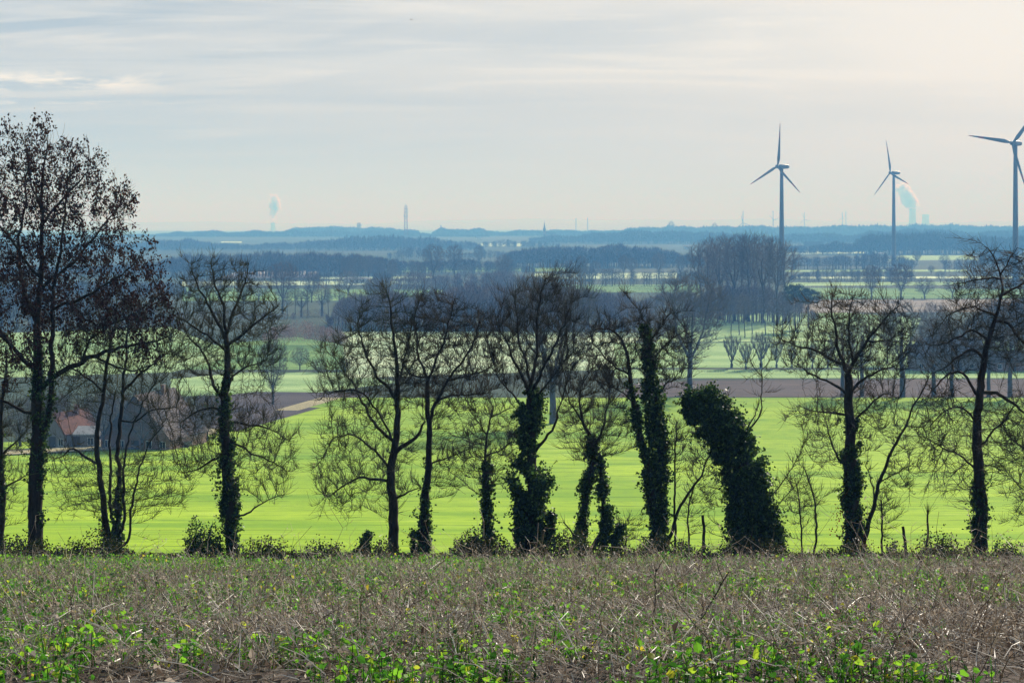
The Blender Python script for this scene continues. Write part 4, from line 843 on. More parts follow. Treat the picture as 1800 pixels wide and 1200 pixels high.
# ------------------------------------------------------------------ mid-distance bare trees: one prototype of each kind, then copies
def proto(name, W_, H_, poly, limbs, n, seed, twn, twl, twr, tip, up, kill, step, depth=1.0, trunk_r=.4, wig=.25, twup=.6, pine=False, mt=M_FARTWIG):
    rng = np.random.default_rng(seed); T = empty(name, (0, 0, 0)); sk = Skel((0, 0, -.6), trunk_r); first = True
    for pts, rr in limbs:
        q = [((p[0]*W_, (p[2]*W_ if len(p) > 2 else 0), p[1]*H_)) for p in pts]; sk.limb(q, rr, step, rng, .10, attach=not first); first = False
    sk.grow(cloud([(x*W_, z*H_) for x, z in poly], n, depth, rng), step, kill, rng, wig=wig, up=up, maxn=5000); sk.finish(tip, 2.3, trunk_r*.6)
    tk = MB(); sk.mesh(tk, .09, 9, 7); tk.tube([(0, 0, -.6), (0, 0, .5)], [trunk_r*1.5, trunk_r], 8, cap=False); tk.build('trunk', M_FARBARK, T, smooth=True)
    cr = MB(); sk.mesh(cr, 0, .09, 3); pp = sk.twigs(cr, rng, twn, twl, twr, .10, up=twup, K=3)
    if pine:
        o = np.repeat(pp[:, -1], 9, 0) + rng.normal(size=(len(pp)*9, 3))*[.5, .5, .22]; v, t = leaves(o, rng.uniform(.22, .45, len(o)), rng, up=.6); cr.add(v, None, t)
    cr.build('crown', mt if not pine else M_PINE, T); return T
H0 = 20.0
PR = {}
PR['fan'] = proto('bare_tree', 13, H0, [(-.12,.22),(-.42,.5),(-.5,.78),(-.32,.95),(0,1),(.32,.95),(.5,.78),(.42,.5),(.12,.22)], [([(0,0),(0,.12),(.01,.3)], [.5,.4,.34]), ([(0,.24),(-.12,.45),(-.22,.7)], [.26,.18,.08]), ([(0,.26),(.13,.45),(.25,.7)], [.26,.18,.08]), ([(0,.28),(-.02,.5,.15),(.02,.8,.2)], [.25,.16,.06]), ([(0,.28),(.05,.5,-.15),(.06,.8,-.25)], [.22,.14,.06])], 1500, 71, 4200, 1.5, .024, .022, .35, .8, .5)
PR['oak'] = proto('bare_tree', 17, H0, [(-.15,.2),(-.46,.35),(-.52,.62),(-.38,.88),(-.1,1),(.15,.99),(.4,.86),(.52,.6),(.46,.35),(.15,.2)], [([(0,0),(0,.12),(.01,.25)], [.6,.5,.42]), ([(0,.2),(-.15,.4),(-.35,.6)], [.3,.2,.08]), ([(0,.22),(.16,.4),(.34,.62)], [.3,.2,.08]), ([(0,.24),(-.05,.5,.2),(-.02,.8,.25)], [.28,.18,.06]), ([(0,.24),(.06,.5,-.2),(.1,.75,-.3)], [.28,.18,.06])], 1700, 72, 4800, 1.3, .026, .024, .05, .9, .55)
PR['poplar'] = proto('poplar', 7.5, H0, [(-.12,.28),(-.34,.45),(-.5,.72),(-.34,.93),(0,1),(.34,.93),(.5,.72),(.34,.45),(.12,.28)], [([(0,0),(.01,.3),(0,.55),(.01,.8)], [.34,.27,.18,.06]), ([(0,.34),(-.16,.52),(-.26,.78)], [.13,.10,.04]), ([(0,.38),(.16,.55),(.26,.78)], [.13,.10,.04]), ([(0,.42),(0,.6,.2),(.0,.8,.25)], [.12,.08,.04])], 700, 73, 1900, 1.3, .020, .018, .6, .7, .5)
PR['poplar2'] = proto('poplar', 8.5, H0, [(-.1,.32),(-.4,.55),(-.5,.8),(-.2,.97),(.1,1),(.44,.9),(.48,.65),(.3,.42)], [([(0,0),(-.02,.3),(.03,.6),(.02,.85)], [.34,.27,.17,.05]), ([(0,.36),(-.2,.56),(-.3,.82)], [.13,.10,.04]), ([(0,.4),(.2,.6),(.3,.85)], [.13,.10,.04])], 650, 74, 1900, 1.4, .020, .018, .6, .75, .5)
PR['lime'] = proto('field_lime', 9, H0, [(-.1,.28),(-.42,.42),(-.5,.65),(-.36,.9),(-.05,1),(.25,.95),(.48,.72),(.42,.42),(.1,.28)], [([(0,0),(.01,.2),(-.02,.4),(.02,.7)], [.62,.52,.36,.14]), ([(0,.3),(-.2,.45),(-.3,.65)], [.22,.15,.06]), ([(0,.34),(.22,.48),(.32,.68)], [.22,.15,.06]), ([(0,.4),(.05,.6,.25),(.1,.8,.3)], [.2,.12,.06])], 1200, 75, 3400, 1.0, .022, .022, .25, .75, .45, wig=.35)
PR['thin'] = proto('slim_tree', 7, H0, [(-.1,.4),(-.45,.55),(-.4,.85),(0,1),(.4,.9),(.48,.6),(.1,.4)], [([(0,0),(.02,.3),(-.02,.6),(.01,.9)], [.24,.19,.12,.05])], 520, 76, 1700, 1.1, .022, .02, .35, .75, .5, trunk_r=.24)
PR['willow'] = proto('pollard_willow', 8, 10.0, [(-.05,.14),(-.26,.5),(-.42,.88),(-.2,1),(.2,1),(.42,.88),(.26,.5),(.05,.14)], [([(0,0),(0,.07),(0,.14)], [.46,.42,.5])], 420, 77, 1900, 1.7, .014, .015, 1.2, .5, .4, trunk_r=.42, twup=2.2, wig=.12)
PR['pine'] = proto('scots_pine', 12, H0, [(-.3,.6),(-.5,.72),(-.45,.9),(-.1,1),(.25,.97),(.5,.82),(.4,.62)], [([(0,0),(.02,.3),(-.02,.6),(.02,.9)], [.4,.33,.24,.1])], 500, 78, 900, .8, .02, .03, .2, .8, .5, pine=True)
PR['shrub'] = proto('bare_shrub', 9, 8.0, [(-.4,.05),(-.5,.4),(-.4,.8),(0,1),(.4,.85),(.5,.4),(.4,.05)], [([(0,0),(0,.1)], [.2,.15]), ([(0,.05),(-.3,.4)], [.1,.05]), ([(0,.05),(.3,.4)], [.1,.05])], 700, 79, 2400, .9, .018, .018, .3, .5, .35, trunk_r=.2)
PH = {k: (10.0 if k == 'willow' else 8.0 if k == 'shrub' else H0) for k in PR}; used = set(); rt = np.random.default_rng(99)
def far_tree(kind, px, row, top, label, group=None, wx=1.0, cat=None):
    x, y, z = G(px, row, -.05); H = (row-top)/F*y; s = H/PH[kind]
    t = PR[kind] if kind not in used else copy_tree(PR[kind]); used.add(kind)
    t.location = (x, y, z); t.rotation_euler = (0, 0, rt.uniform(0, 6.28)); wx *= rt.uniform(.88, 1.15); t.scale = (s*wx, s*wx*rt.uniform(.9, 1.1), s)
    for k_ in ('label', 'category', 'group'):
        if k_ in t: del t[k_]
    return tag(t, label, cat or ('willow' if kind == 'willow' else 'pine' if kind == 'pine' else 'poplar' if kind.startswith('poplar') else 'bush' if kind == 'shrub' else 'tree'), group)
ORD = ['first', 'second', 'third', 'fourth', 'fifth', 'sixth', 'seventh', 'eighth', 'ninth', 'tenth', 'eleventh', 'twelfth', 'thirteenth']
_g = 'tall bare poplars standing in a grove in the middle distance'
for i, (px, row, top) in enumerate([(1232,548,426),(1243,560,419),(1255,548,415),(1266,562,413),(1279,550,412),(1291,565,411),(1304,552,409),(1316,566,411),(1328,552,408),(1341,568,412),(1352,555,413),(1366,570,416),(1381,562,424)]):
    far_tree('poplar' if i % 2 else 'poplar2', px, row, top, 'tall bare poplar, %s from the left in the grove beside the turbine tower' % ORD[i], _g, wx=1.05)
_g = 'slim bare trees in front of the poplar grove'
for i, (px, row, top) in enumerate([(1285,592,515),(1299,590,520),(1309,594,512),(1322,588,516),(1345,590,505),(1360,592,520),(1375,590,510),(1388,592,525),(1402,586,520)]):
    far_tree('thin', px, row, top, 'slim bare tree, %s from the left in front of the poplar grove' % ORD[i], _g)
_g = 'pollard willows in a row on the pale meadow'
WL = ['leftmost full pollard willow of the row on the pale meadow', 'small pollard willow, second from the left of its row', 'widest pollard willow, third in the row', 'fourth pollard willow of the row on the pale meadow', 'fifth pollard willow seen beside the broad rust leaved tree', 'pollard willow behind the left limbs of the rust leaved tree', 'pollard willow right behind the broad rust leaved tree']
for (px, row, top), l in zip([(1286,648,597),(1311,650,607),(1338,648,592),(1365,648,604),(1392,647,610),(1428,647,608),(1455,647,612)], WL): far_tree('willow', px, row, top, l, _g)
_g = 'field limes standing along the back edge of the crop'
for (px, row, top), l in zip([(1586,698,522),(1515,697,545),(1481,696,560),(1641,698,560),(1673,698,555),(1738,698,560),(1776,698,540)],
  ['tall field tree with thick pale trunk at the back edge of the crop', 'field tree just behind the right limb of the rust leaved tree', 'field tree hidden behind the trunk of the rust leaved tree', 'field tree in front of the gabled farmhouse, left of a pair', 'field tree in front of the gabled farmhouse, right of a pair', 'field tree right of the crooked right trunk', 'field tree nearest the right edge of the photo']): far_tree('lime', px, row, top, l, _g)
_g = 'lone bare trees on the dull green field'
for (k, px, row, top), l in zip([('fan',1532,528,466),('fan',1584,528,463),('oak',1625,526,486),('oak',1674,524,482),('oak',1507,496,477),('oak',1637,482,466),('oak',1653,497,475),('oak',1472,496,480),('fan',1612,466,440),('oak',1660,470,446),('oak',1440,495,482),('oak',1567,500,478)],
  ['fan shaped bare tree left of its larger neighbour on the dull green field', 'largest fan shaped bare tree on the dull green field', 'small round crowned tree right of the large fan shaped tree', 'round crowned tree, rightmost on the dull green field', 'tiny tree at the hedge end beyond the dull green field', 'tiny round tree on the white strip below the pale field', 'tiny tree above the gap between the two round crowned trees', 'tiny tree on the light green strip near the poplar grove', 'bare tree at the left corner of the pale far field', 'bare tree at the right side of the pale far field', 'small tree at the left end of the far hedge', 'small tree on the far white strip above the largest fan tree']): far_tree(k, px, row, top, l, _g)
far_tree('fan', 1640, 640, 532, 'dense many stemmed bare tree behind the gabled farmhouse', wx=.8); far_tree('fan', 1560, 640, 545, 'bare tree between the rust leaved tree and the farmhouse', wx=.7)
far_tree('fan', 972, 746, 474, 'very tall grey tree rising behind the widest ivy skirt', wx=.95)
far_tree('fan', 1213, 692, 482, 'tall grey fan tree behind the hooked ivy column', wx=.95)
far_tree('fan', 762, 498, 430, 'tall fan tree, left of a pair before the misty wood', 'paired trees above the central wood', wx=.95); far_tree('fan', 799, 488, 430, 'narrower fan tree, right of a pair before the misty wood', 'paired trees above the central wood', wx=.8)
far_tree('oak', 817, 494, 464, 'dark round oak in front of the paired fan trees'); far_tree('oak', 735, 495, 460, 'round tree left of the paired fan trees'); far_tree('fan', 842, 470, 432, 'bare tree at the edge of the pale far field', wx=.8)
far_tree('fan', 886, 500, 448, 'wide brownish bare tree above the central wood', wx=1.2); far_tree('fan', 1022, 506, 450, 'twin topped bare tree rising behind the central wood', wx=.7); far_tree('fan', 1000, 500, 456, 'bare tree just left of the twin topped one behind the central wood', wx=.7)
far_tree('fan', 497, 552, 460, 'large fan tree on the left meadow with a broad round outline', wx=.95)
_g = 'small bare trees in a line on the left meadow'
for i, (px, row, top) in enumerate([(505,556,512),(519,553,497),(530,557,508),(541,555,501),(566,556,495),(577,553,505),(597,554,498)]): far_tree('thin' if px % 2 else 'lime', px, row, top, 'small bare tree, %s to the right of the large fan tree on the meadow' % ORD[i], _g, wx=1.3)
_g = 'trees at the left end of the central wood'
for i, (px, row, top) in enumerate([(610,500,450),(628,498,446),(648,497,448),(668,500,452),(690,498,456)]): far_tree('fan', px, row, top, 'misty bare tree, %s from the left beside the long low barn' % ORD[i], _g, wx=.8)
_g = 'trees on the edge of the wood under the church'
for i, (px, row, top) in enumerate([(1047,492,458),(1096,489,447),(1110,488,452),(1158,489,444),(1196,490,450)]): far_tree('oak' if px % 2 else 'fan', px, row, top, 'misty tree, %s from the left before the middle distant wood' % ORD[i], _g, wx=.9)
far_tree('pine', 1398, 582, 500, 'flat topped pine right of the poplar grove', 'pines beside the poplar grove'); far_tree('pine', 1421, 577, 508, 'smaller flat topped pine on the bleached meadow', 'pines beside the poplar grove')
far_tree('fan', 480, 712, 598, 'pale grey tree in front of the yellow green pasture', wx=.75); far_tree('oak', 527, 652, 610, 'small tree on the hedge line above the yellow green pasture')
far_tree('shrub', 560, 655, 630, 'round shrub beside the small hedge line tree'); far_tree('shrub', 606, 652, 628, 'dark shrub left of the twin bare trees')
_g = 'bare trees around the old farm'
for (k, px, row, top), l in zip([('oak',215,790,690),('fan',95,786,690),('oak',340,782,712),('oak',35,786,700),('fan',365,775,690)], ['bare tree in front of the old barn gable', 'bare tree left of the small red roofed house', 'small bare tree at the barn right corner', 'round bare tree by the farm hedge at the far left', 'bare tree right of the farmyard behind the ivied tree']): far_tree(k, px, row, top, l, _g)
far_tree('shrub', 345, 778, 746, 'rust red beech shrub beside the farm gate'); 
for (k, px, row, top), l in zip([('fan',182,792,690),('oak',250,794,700)], ['tall bare tree between the orange roof and the old barn', 'bare tree close before the middle of the old barn gable']): far_tree(k, px, row, top, l, 'bare trees around the old farm')
_g = 'misty trees scattered over the left meadow'
for i, (k, px, row, top, wx) in enumerate([('fan',352,548,492,1.0),('oak',385,528,486,1.2),('fan',428,545,482,.9),('oak',455,530,490,1.2),('fan',548,532,478,.9),('oak',612,520,476,1.2),('fan',335,515,476,1.1),('fan',656,545,488,1.0)]):
    far_tree(k, px, row, top, 'misty bare tree, number %s from the left edge of the far meadow' % ['two','three','four','five','six','seven','one','eight'][i], _g, wx=wx)
_g = 'trees on the skyline'
for (k, px, Y, top, h), l in zip([('oak',1180,5900,388,19),('oak',1256,5900,391,14),('fan',631,6300,391,14),('oak',776,5900,398,30)], ['single round tree standing clear on the skyline', 'paired small crowns on the skyline right of the round one', 'tiny tree tip on the far hill crest', 'round crown on the skyline right of the mast']):
    z = float((HY-top)/F*Y); t = copy_tree(PR[k]); t.location = ((px-HX)/F*Y, Y, float(TZ((px-HX)/F*Y, Y))-.2); s = (z-t.location[2])/H0; t.scale = (s*.62, s*.62, s)
    for k_ in ('label', 'category', 'group'):
        if k_ in t: del t[k_]
    tag(t, l, 'tree', _g)

# ------------------------------------------------------------------ wind turbines
def flatmat(name, c, rough=.6, spec=.3, nz=.12, sc=1.0, metal=0):
    def f(t, out):
        n = t.noise(OC(t), sc, 5, .6); col = t.mix(t.math('MULTIPLY', n, nz*2), c, (c[0]*.6, c[1]*.6, c[2]*.6, 1)); principled(t, out, col, rough, spec, n, .2, .02, metal=metal)
    return mat(name, f)
M_WT = flatmat('turbine_paint', (.13, .14, .15, 1), .45, .4, .08, .2)
def _blade(t, out):
    sp = t.new('ShaderNodeSeparateXYZ'); t.put(sp.inputs[0], OC(t)); z = sp.outputs[2]
    b = t.math('ADD', t.math('MULTIPLY', t.math('GREATER_THAN', z, 36.0), 1.0), t.math('MULTIPLY', t.math('GREATER_THAN', z, 26.0), t.math('LESS_THAN', z, 31.0)))
    principled(t, out, t.mix(b, (.12, .13, .14, 1), (.35, .04, .03, 1)), .4, .4)
M_BLADE = mat('blade_paint', _blade)
def blade_mesh(L=40.0, w=1.0):
    mb = MB(); ks = np.array([0, .04, .1, .18, .3, .5, .7, .88, .97, 1]); ch = np.array([1.7, 1.7, 2.3, 3.3, 3.0, 2.3, 1.65, 1.05, .6, .12])*w; th = np.array([1.7, 1.6, 1.3, .95, .7, .5, .34, .2, .12, .05])*w; tw_ = np.radians([0, 6, 14, 16, 12, 8, 5, 3, 2, 2]); n = 10; rings = []
    for k in range(len(ks)):
        a = np.arange(n)*2*math.pi/n; px_ = np.cos(a)*ch[k]/2 + ch[k]*.18; py_ = np.sin(a)*th[k]/2*np.where(np.cos(a) > 0, 1-.6*np.cos(a), 1)
        rings.append(np.stack([px_*math.cos(tw_[k])-py_*math.sin(tw_[k]), px_*math.sin(tw_[k])+py_*math.cos(tw_[k]) - 1.2*ks[k]**2, np.full(n, ks[k]*L)], -1))
    v = np.concatenate(rings); i = np.arange(n); j = (i+1) % n
    mb.add(v, np.concatenate([np.stack([k*n+i, k*n+j, (k+1)*n+j, (k+1)*n+i], -1) for k in range(len(ks)-1)])); return mb
def turbine(label, tx, ty, hubz, base, yaw, a1, rtop=1.5, rbot=2.6, L=40.0, proto_=None, scale=1.0):
    """yaw: direction the rotor faces, 0 = towards -Y (the viewer), positive turns it towards -X"""
    H = (hubz-base)/scale
    if proto_ is None:
        T = empty('wind_turbine', (tx, ty, base), label, 'wind turbine', 'wind turbines')
        mb = MB(); mb.lathe([(rbot*1.25, -1), (rbot*1.25, .3), (rbot, .35), (rbot*.93, H*.25), ((rbot+rtop)/2, H*.5), (rtop*1.12, H*.8), (rtop, H-1.6), (0, H-1.55)], 28); tow = mb.build('tower', M_WT, T, smooth=True)
        dm = MB(); dm.box(-.5, .5, -rbot-.05, -rbot+.2, .3, 2.6); dm.build('door', flatmat('turbine_door', (.2, .22, .24, 1)), tow)
        nb = MB(); prof = [(-3.6, .9), (-3.2, 1.7), (-1, 2.0), (3, 2.05), (6.5, 1.8), (8.2, 1.35), (8.8, .6)]
        n = 14; a = np.arange(n)*2*math.pi/n; sx = np.sign(np.cos(a))*np.abs(np.cos(a))**.6; sz = np.sign(np.sin(a))*np.abs(np.sin(a))**.6
        v = np.concatenate([np.stack([sx*r*.92, np.full(n, y), sz*r + H], -1) for y, r in prof]); i = np.arange(n); j = (i+1) % n
        nb.add(v, np.concatenate([np.stack([k*n+i, k*n+j, (k+1)*n+j, (k+1)*n+i], -1) for k in range(len(prof)-1)]))
        nb.add(v[:n], None, [(0, k+1, k) for k in range(1, n-1)]); nb.add(v[-n:], None, [(0, k, k+1) for k in range(1, n-1)])
        nb.tube([(0, 7, H+1.6), (0, 7, H+3.4)], .09, 5)
        nb.build('nacelle', M_WT, T, smooth=True)
        hb = MB(); hb.lathe([(0, -2.0), (.8, -1.8), (1.45, -1.0), (1.75, 0), (1.6, 1.3), (0, 1.35)], 20); hub = hb.build('hub', M_WT, T, smooth=True); hub.rotation_euler = (R(90), 0, 0); hub.location = (0, -5.0, H); hub.rotation_euler = (R(90)+math.pi*0, 0, 0)
        bm = None
        for k in range(3):
            if bm is None: b = blade_mesh(L).build('blade', M_BLADE, T, smooth=True); bm = b.data
            else: b = bpy.data.objects.new('blade', bm); C.objects.link(b); b.parent = T
            b['k'] = k
    else:
        T = copy_tree(proto_); T.location = (tx, ty, base); T['label'] = label
    T.scale = (scale,)*3; T.rotation_euler = (0, 0, -yaw)
    for c in T.children:
        if c.name.startswith('blade'):
            ang = a1 + R(120)*c['k']; c.location = (0, -5.0, H); c.rotation_euler = (0, ang, 0)
        elif c.name.startswith(('hub',)): c.location = (0, -5.0, H)
    return T
def turb_at(label, towerpx, hubrow, D, yaw, a1, **k):
    x = (towerpx-HX)/F*D; return turbine(label, x, D, (HY-hubrow)/F*D, float(TZ(x, D))-.3, yaw, a1, **k)
t1 = turb_at('wind turbine behind the right end of the poplar grove, blade straight up', 1374, 293, 1740, R(57), R(6.9))
turb_at('wind turbine standing just left of the right steam plume', 1571, 304, 2232, R(66), R(-10))
turb_at('nearest wind turbine, cut by the right edge of the photo', 1785, 252, 1527, R(45), R(40.4))
for (px, hr, D, yw, a, s), l in zip([(1306,372,8600,20,-12,1.0),(1359,372,9800,-25,-50,1.0),(1414,374,11500,25,-15,1.0),(1481,374,12500,30,-5,1.0),(1487,373,13000,60,5,1.15)],
    ['tiny far wind turbine, leftmost on the horizon', 'tiny far wind turbine hugging the left side of the grove turbine tower', 'tiny pale wind turbine alone between the two big towers', 'tiny pale wind turbine, left of a close pair', 'tiny pale wind turbine, right of a close pair']):
    x = (px-HX)/F*D; T = turbine(l, x, D, (HY-hr)/F*D, 0, R(yw), R(a), proto_=t1, scale=1.0)
    h = 87.0; T.location.z = (HY-hr)/F*D - (t1.children[0].location.z*0 + (HY-293)/F*1740 - float(TZ(0, 1740)))
# far turbines reuse the near one's tower height: put each hub at its own height again
for o in [q for q in C.objects if q.name.startswith('wind_turbine')]:
    for c in o.children:
        if c.name.startswith(('blade', 'hub')) and abs(c.location.z) < 1: c.location.z = 87
# ------------------------------------------------------------------ masts, church, power stations
M_STEELR = flatmat('mast_red', (.16, .04, .035, 1)); M_STEELW = flatmat('mast_white', (.2, .2, .2, 1))
def lattice(name, label, px, toprow, D, wb, wt, cat='mast'):
    x = (px-HX)/F*D; z0 = float(TZ(x, D)); H = (HY-toprow)/F*D - z0; T = empty(name, (x, D, z0), label, cat); ns = 14
    for part, par in (('mast_frame', 0), ('mast_bracing', 1)):
        mb = MB()
        W_ = lambda t: wb/2 + (wt-wb)/2*t
        cs = [(-1, -1), (1, -1), (1, 1), (-1, 1)]
        if par == 0:
            for cx, cy_ in cs: mb.tube([(cx*W_(t), cy_*W_(t), H*t) for t in np.linspace(0, 1, ns+1)], wb*.045, 5, m=0)
        else:
            for k in range(ns):
                t0, t1_ = k/ns, (k+1)/ns
                for q in range(4):
                    a, b = cs[q], cs[(q+1) % 4]; m = k % 2
                    mb.tube([(a[0]*W_(t0), a[1]*W_(t0), H*t0), (b[0]*W_(t1_), b[1]*W_(t1_), H*t1_)], wb*.022, 4, m=m)
                    mb.tube([(b[0]*W_(t0), b[1]*W_(t0), H*t0), (a[0]*W_(t1_), a[1]*W_(t1_), H*t1_)], wb*.022, 4, m=m)
                    mb.tube([(a[0]*W_(t1_), a[1]*W_(t1_), H*t1_), (b[0]*W_(t1_), b[1]*W_(t1_), H*t1_)], wb*.026, 4, m=m)
        mb.build(part, [M_STEELR, M_STEELW], T)
    for t in (.68, .80, .90): 
        mb = MB(); r = W_(t)*2.0; mb.lathe([(0, H*t-.3), (r, H*t-.3), (r, H*t+.9), (r*.8, H*t+.9), (0, H*t+.2)], 12); mb.build('platform', M_STEELW, T)
    for k, (t, a) in enumerate([(.70, 3.5), (.72, 5.2), (.82, 4.2), (.84, .5), (.6, 4.7)]):
        mb = MB(); r = W_(t)*1.8; mb.lathe([(0, 0), (1.6, .3), (1.9, .8), (1.7, .85), (0, .5)], 12, (math.cos(a)*r, math.sin(a)*r, H*t+1)); mb.build('dish_antenna', M_STEELW, T)
    mb = MB(); mb.tube([(0, 0, H-.5), (0, 0, H+6)], .25, 6); mb.build('antenna', M_STEELR, T)
lattice('lattice_mast', 'red and white lattice telecom mast on the skyline', 713.5, 361, 5000, 10, 5)
# church spire
M_SLATE = flatmat('slate', (.10, .11, .12, 1)); M_BRICKF = flatmat('far_brick', (.28, .16, .12, 1)); M_WIN = flatmat('dark_window', (.02, .025, .03, 1), .2, .5)
D = 5200; x = (957-HX)/F*D; z0 = float(TZ(x, D)); T = empty('church', (x, D, z0), 'village church with a needle spire on the skyline', 'church'); hs = (HY-389)/F*D-z0; tw_h = hs*.52
mb = MB(); mb.box(-4, 4, -4, 4, -1, tw_h); wl = mb.build('tower', M_BRICKF, T); mb = MB(); mb.add([(-4.4, -4.4, tw_h), (4.4, -4.4, tw_h), (4.4, 4.4, tw_h), (-4.4, 4.4, tw_h), (-2.4, -2.4, tw_h+6), (2.4, -2.4, tw_h+6), (2.4, 2.4, tw_h+6), (-2.4, 2.4, tw_h+6), (0, 0, hs)], [(0, 1, 5, 4), (1, 2, 6, 5), (2, 3, 7, 6), (3, 0, 4, 7)], [(4, 5, 8), (5, 6, 8), (6, 7, 8), (7, 4, 8)]); mb.build('spire', M_SLATE, T)
mb = MB(); mb.box(4.1, 30, -6, 6, -1, 12); mb.build('nave', M_BRICKF, T); mb = MB(); mb.add([(4.1, -6.5, 12), (30.5, -6.5, 12), (30.5, 6.5, 12), (4.1, 6.5, 12), (4.1, 0, 19), (30.5, 0, 19)], [(0, 1, 5, 4), (2, 3, 4, 5)], [(0, 4, 3), (1, 2, 5)]); mb.build('nave_roof', M_SLATE, T)
for zz_ in (.35, .8):
    mb = MB(); mb.box(-1.2, 1.2, -4.12, -3.9, tw_h*zz_, tw_h*zz_+4); mb.build('window', M_WIN, T)
mb = MB(); mb.tube([(0, 0, hs-.5), (0, 0, hs+3)], .2, 5); mb.build('cross', M_SLATE, T)

M_CONC = flatmat('concrete', (.42, .42, .41, 1), .9, .1, .1, .02); 
def _steam(t, out):
    v = t.new('ShaderNodeVolumeScatter'); v.inputs[0].default_value = (1, 1, 1, 1); v.inputs['Density'].default_value = .045; v.inputs['Anisotropy'].default_value = .45; t.l.new(v.outputs[0], out.inputs['Volume'])
M_STEAM = mat('steam_white', _steam)
def cooling(name, label, px, toprow, D, wpx, wide=1.5):
    x = (px-HX)/F*D; z0 = float(TZ(x, D))-2; H = (HY-toprow)/F*D-z0; r = wpx/2*D/F; T = empty(name, (x, D, z0), label, 'cooling tower')
    mb = MB(); ts = np.linspace(0, 1, 18); rr = r*np.sqrt(1+((ts-.78)/.60)**2*.45*wide); mb.lathe([(a, t*H) for a, t in zip(rr, ts)] + [(rr[-1]-1.5, H), (rr[-2]-2, H*.9)], 40); mb.build('shell', M_CONC, T, smooth=True)
    mb = MB(); mb.lathe([(rr[-1]+.9, H-2.2), (rr[-1]+.9, H+.3), (rr[-1]-1.2, H+.3)], 40); mb.build('rim', M_CONC, T)
    return T
def plume(name, label, D, path, seed, n=150):
    """billowing steam: overlapping rounded puffs grown along a rising path"""
    rng = np.random.default_rng(seed); p = np.array(path, float); mb = MB(); s = D/F
    # unit icosphere-like ball
    nu, nv = 14, 9; th = np.arange(nu)*2*math.pi/nu; ph = np.linspace(0, math.pi, nv); S = np.stack([np.sin(ph)[:, None]*np.cos(th), np.sin(ph)[:, None]*np.sin(th), np.cos(ph)[:, None]*np.ones(nu)], -1).reshape(-1, 3)
    q = np.array([(k*nu+i, (k+1)*nu+i, (k+1)*nu+(i+1) % nu, k*nu+(i+1) % nu) for k in range(nv-1) for i in range(nu)])
    for k in range(n):
        t = rng.random()*(len(p)-1); i = min(int(t), len(p)-2); f_ = t-i; c = p[i]*(1-f_)+p[i+1]*f_; w_ = c[2]; r = w_*rng.uniform(.16, .40)
        off = rng.normal(size=3)*w_*.34; ctr = np.array([(c[0]+off[0]-HX)*s, D+off[1]*s, (HY-c[1]+off[2]*.8)*s]); d1 = rng.normal(size=3)*4; d2 = rng.normal(size=3)*7
        b = S*(1+.16*np.sin(S@d1+k)[:, None]+.10*np.sin(S@d2)[:, None])*r*s*rng.uniform(.75, 1.2, 3); mb.add(b+ctr, q)
    return tag(mb.build(name, M_STEAM, smooth=True), label, 'steam plume')
cooling('cooling_tower', 'steaming cooling tower below the left plume', 480, 392, 16000, 8)
plume('steam_plume', 'white steam plume rising left of the lattice mast', 16000, [(480,392,6),(479,384,6),(480,376,8),(484,368,12),(486,360,15),(481,352,10),(484,345,6)], 3, 190)
cooling('cooling_tower', 'tall steaming cooling tower right of the second turbine', 1604, 367, 16500, 11)
plume('steam_plume', 'drifting steam plume right of the second turbine tower', 16500, [(1604,366,8),(1604,359,10),(1602,352,18),(1594,346,18),(1588,338,14),(1582,331,8),(1592,322,7)], 4, 230)
cooling('cooling_tower', 'pale shorter cooling tower without steam', 1627, 377, 17500, 12, 1.0)
def stack(px, top, D, label):
    x = (px-HX)/F*D; z0 = float(TZ(x, D)); H = (HY-top)/F*D-z0; T = empty('chimney', (x, D, z0), label, 'chimney'); mb = MB(); mb.lathe([(3, -1), (2.2, H*.5), (1.8, H)], 16); mb.build('shaft', M_CONC, T, smooth=True); mb = MB(); mb.lathe([(1.85, H-3), (2.4, H-2.5), (2.4, H+.3), (1.5, H+.3)], 16); mb.build('rim', M_CONC, T)
stack(1012.5, 384, 9500, 'thin far chimney right of the church, left of a pair'); stack(1033, 383, 9500, 'thin far chimney right of the church, right of a pair')
stack(775, 396, 7200, 'tiny thin chimney on the skyline right of the mast')

# ------------------------------------------------------------------ buildings
def brick_mat(name, a, b, sc=3.0):
    def f(t, out):
        br = t.new('ShaderNodeTexBrick'); t.put(br.inputs[0], t.vmath('ADD', scl(t, OC(t), (1, 0, 1)), t.comb(0, 0, 0))); sp = t.new('ShaderNodeSeparateXYZ'); t.put(sp.inputs[0], OC(t)); t.put(br.inputs[0], t.comb(t.math('ADD', sp.outputs[0], sp.outputs[1]), sp.outputs[2], 0))
        br.inputs['Color1'].default_value = a; br.inputs['Color2'].default_value = b; br.inputs['Mortar'].default_value = (.4, .38, .35, 1); br.inputs['Scale'].default_value = sc
        n = t.noise(OC(t), .6, 4); principled(t, out, t.mix(t.math('MULTIPLY', n, .5), br.outputs[0], (a[0]*.5, a[1]*.5, a[2]*.5, 1)), .9, .1)
    return mat(name, f)
M_BRK = brick_mat('farm_brick', (.26, .13, .09, 1), (.33, .17, .12, 1)); M_BRKG = brick_mat('grey_brick', (.22, .19, .18, 1), (.27, .23, .21, 1))
def roof_mat(name, a, b):
    def f(t, out):
        w_ = t.new('ShaderNodeTexWave', wave_type='BANDS', bands_direction='Y'); t.put(w_.inputs[0], OC(t)); w_.inputs['Scale'].default_value = 1.2; n = t.noise(OC(t), 1.1, 5, .7)
        principled(t, out, t.mix(t.mapr(n, .3, .7), a, b), .9, .05, w_.outputs[1], .4, .04)
    return mat(name, f)
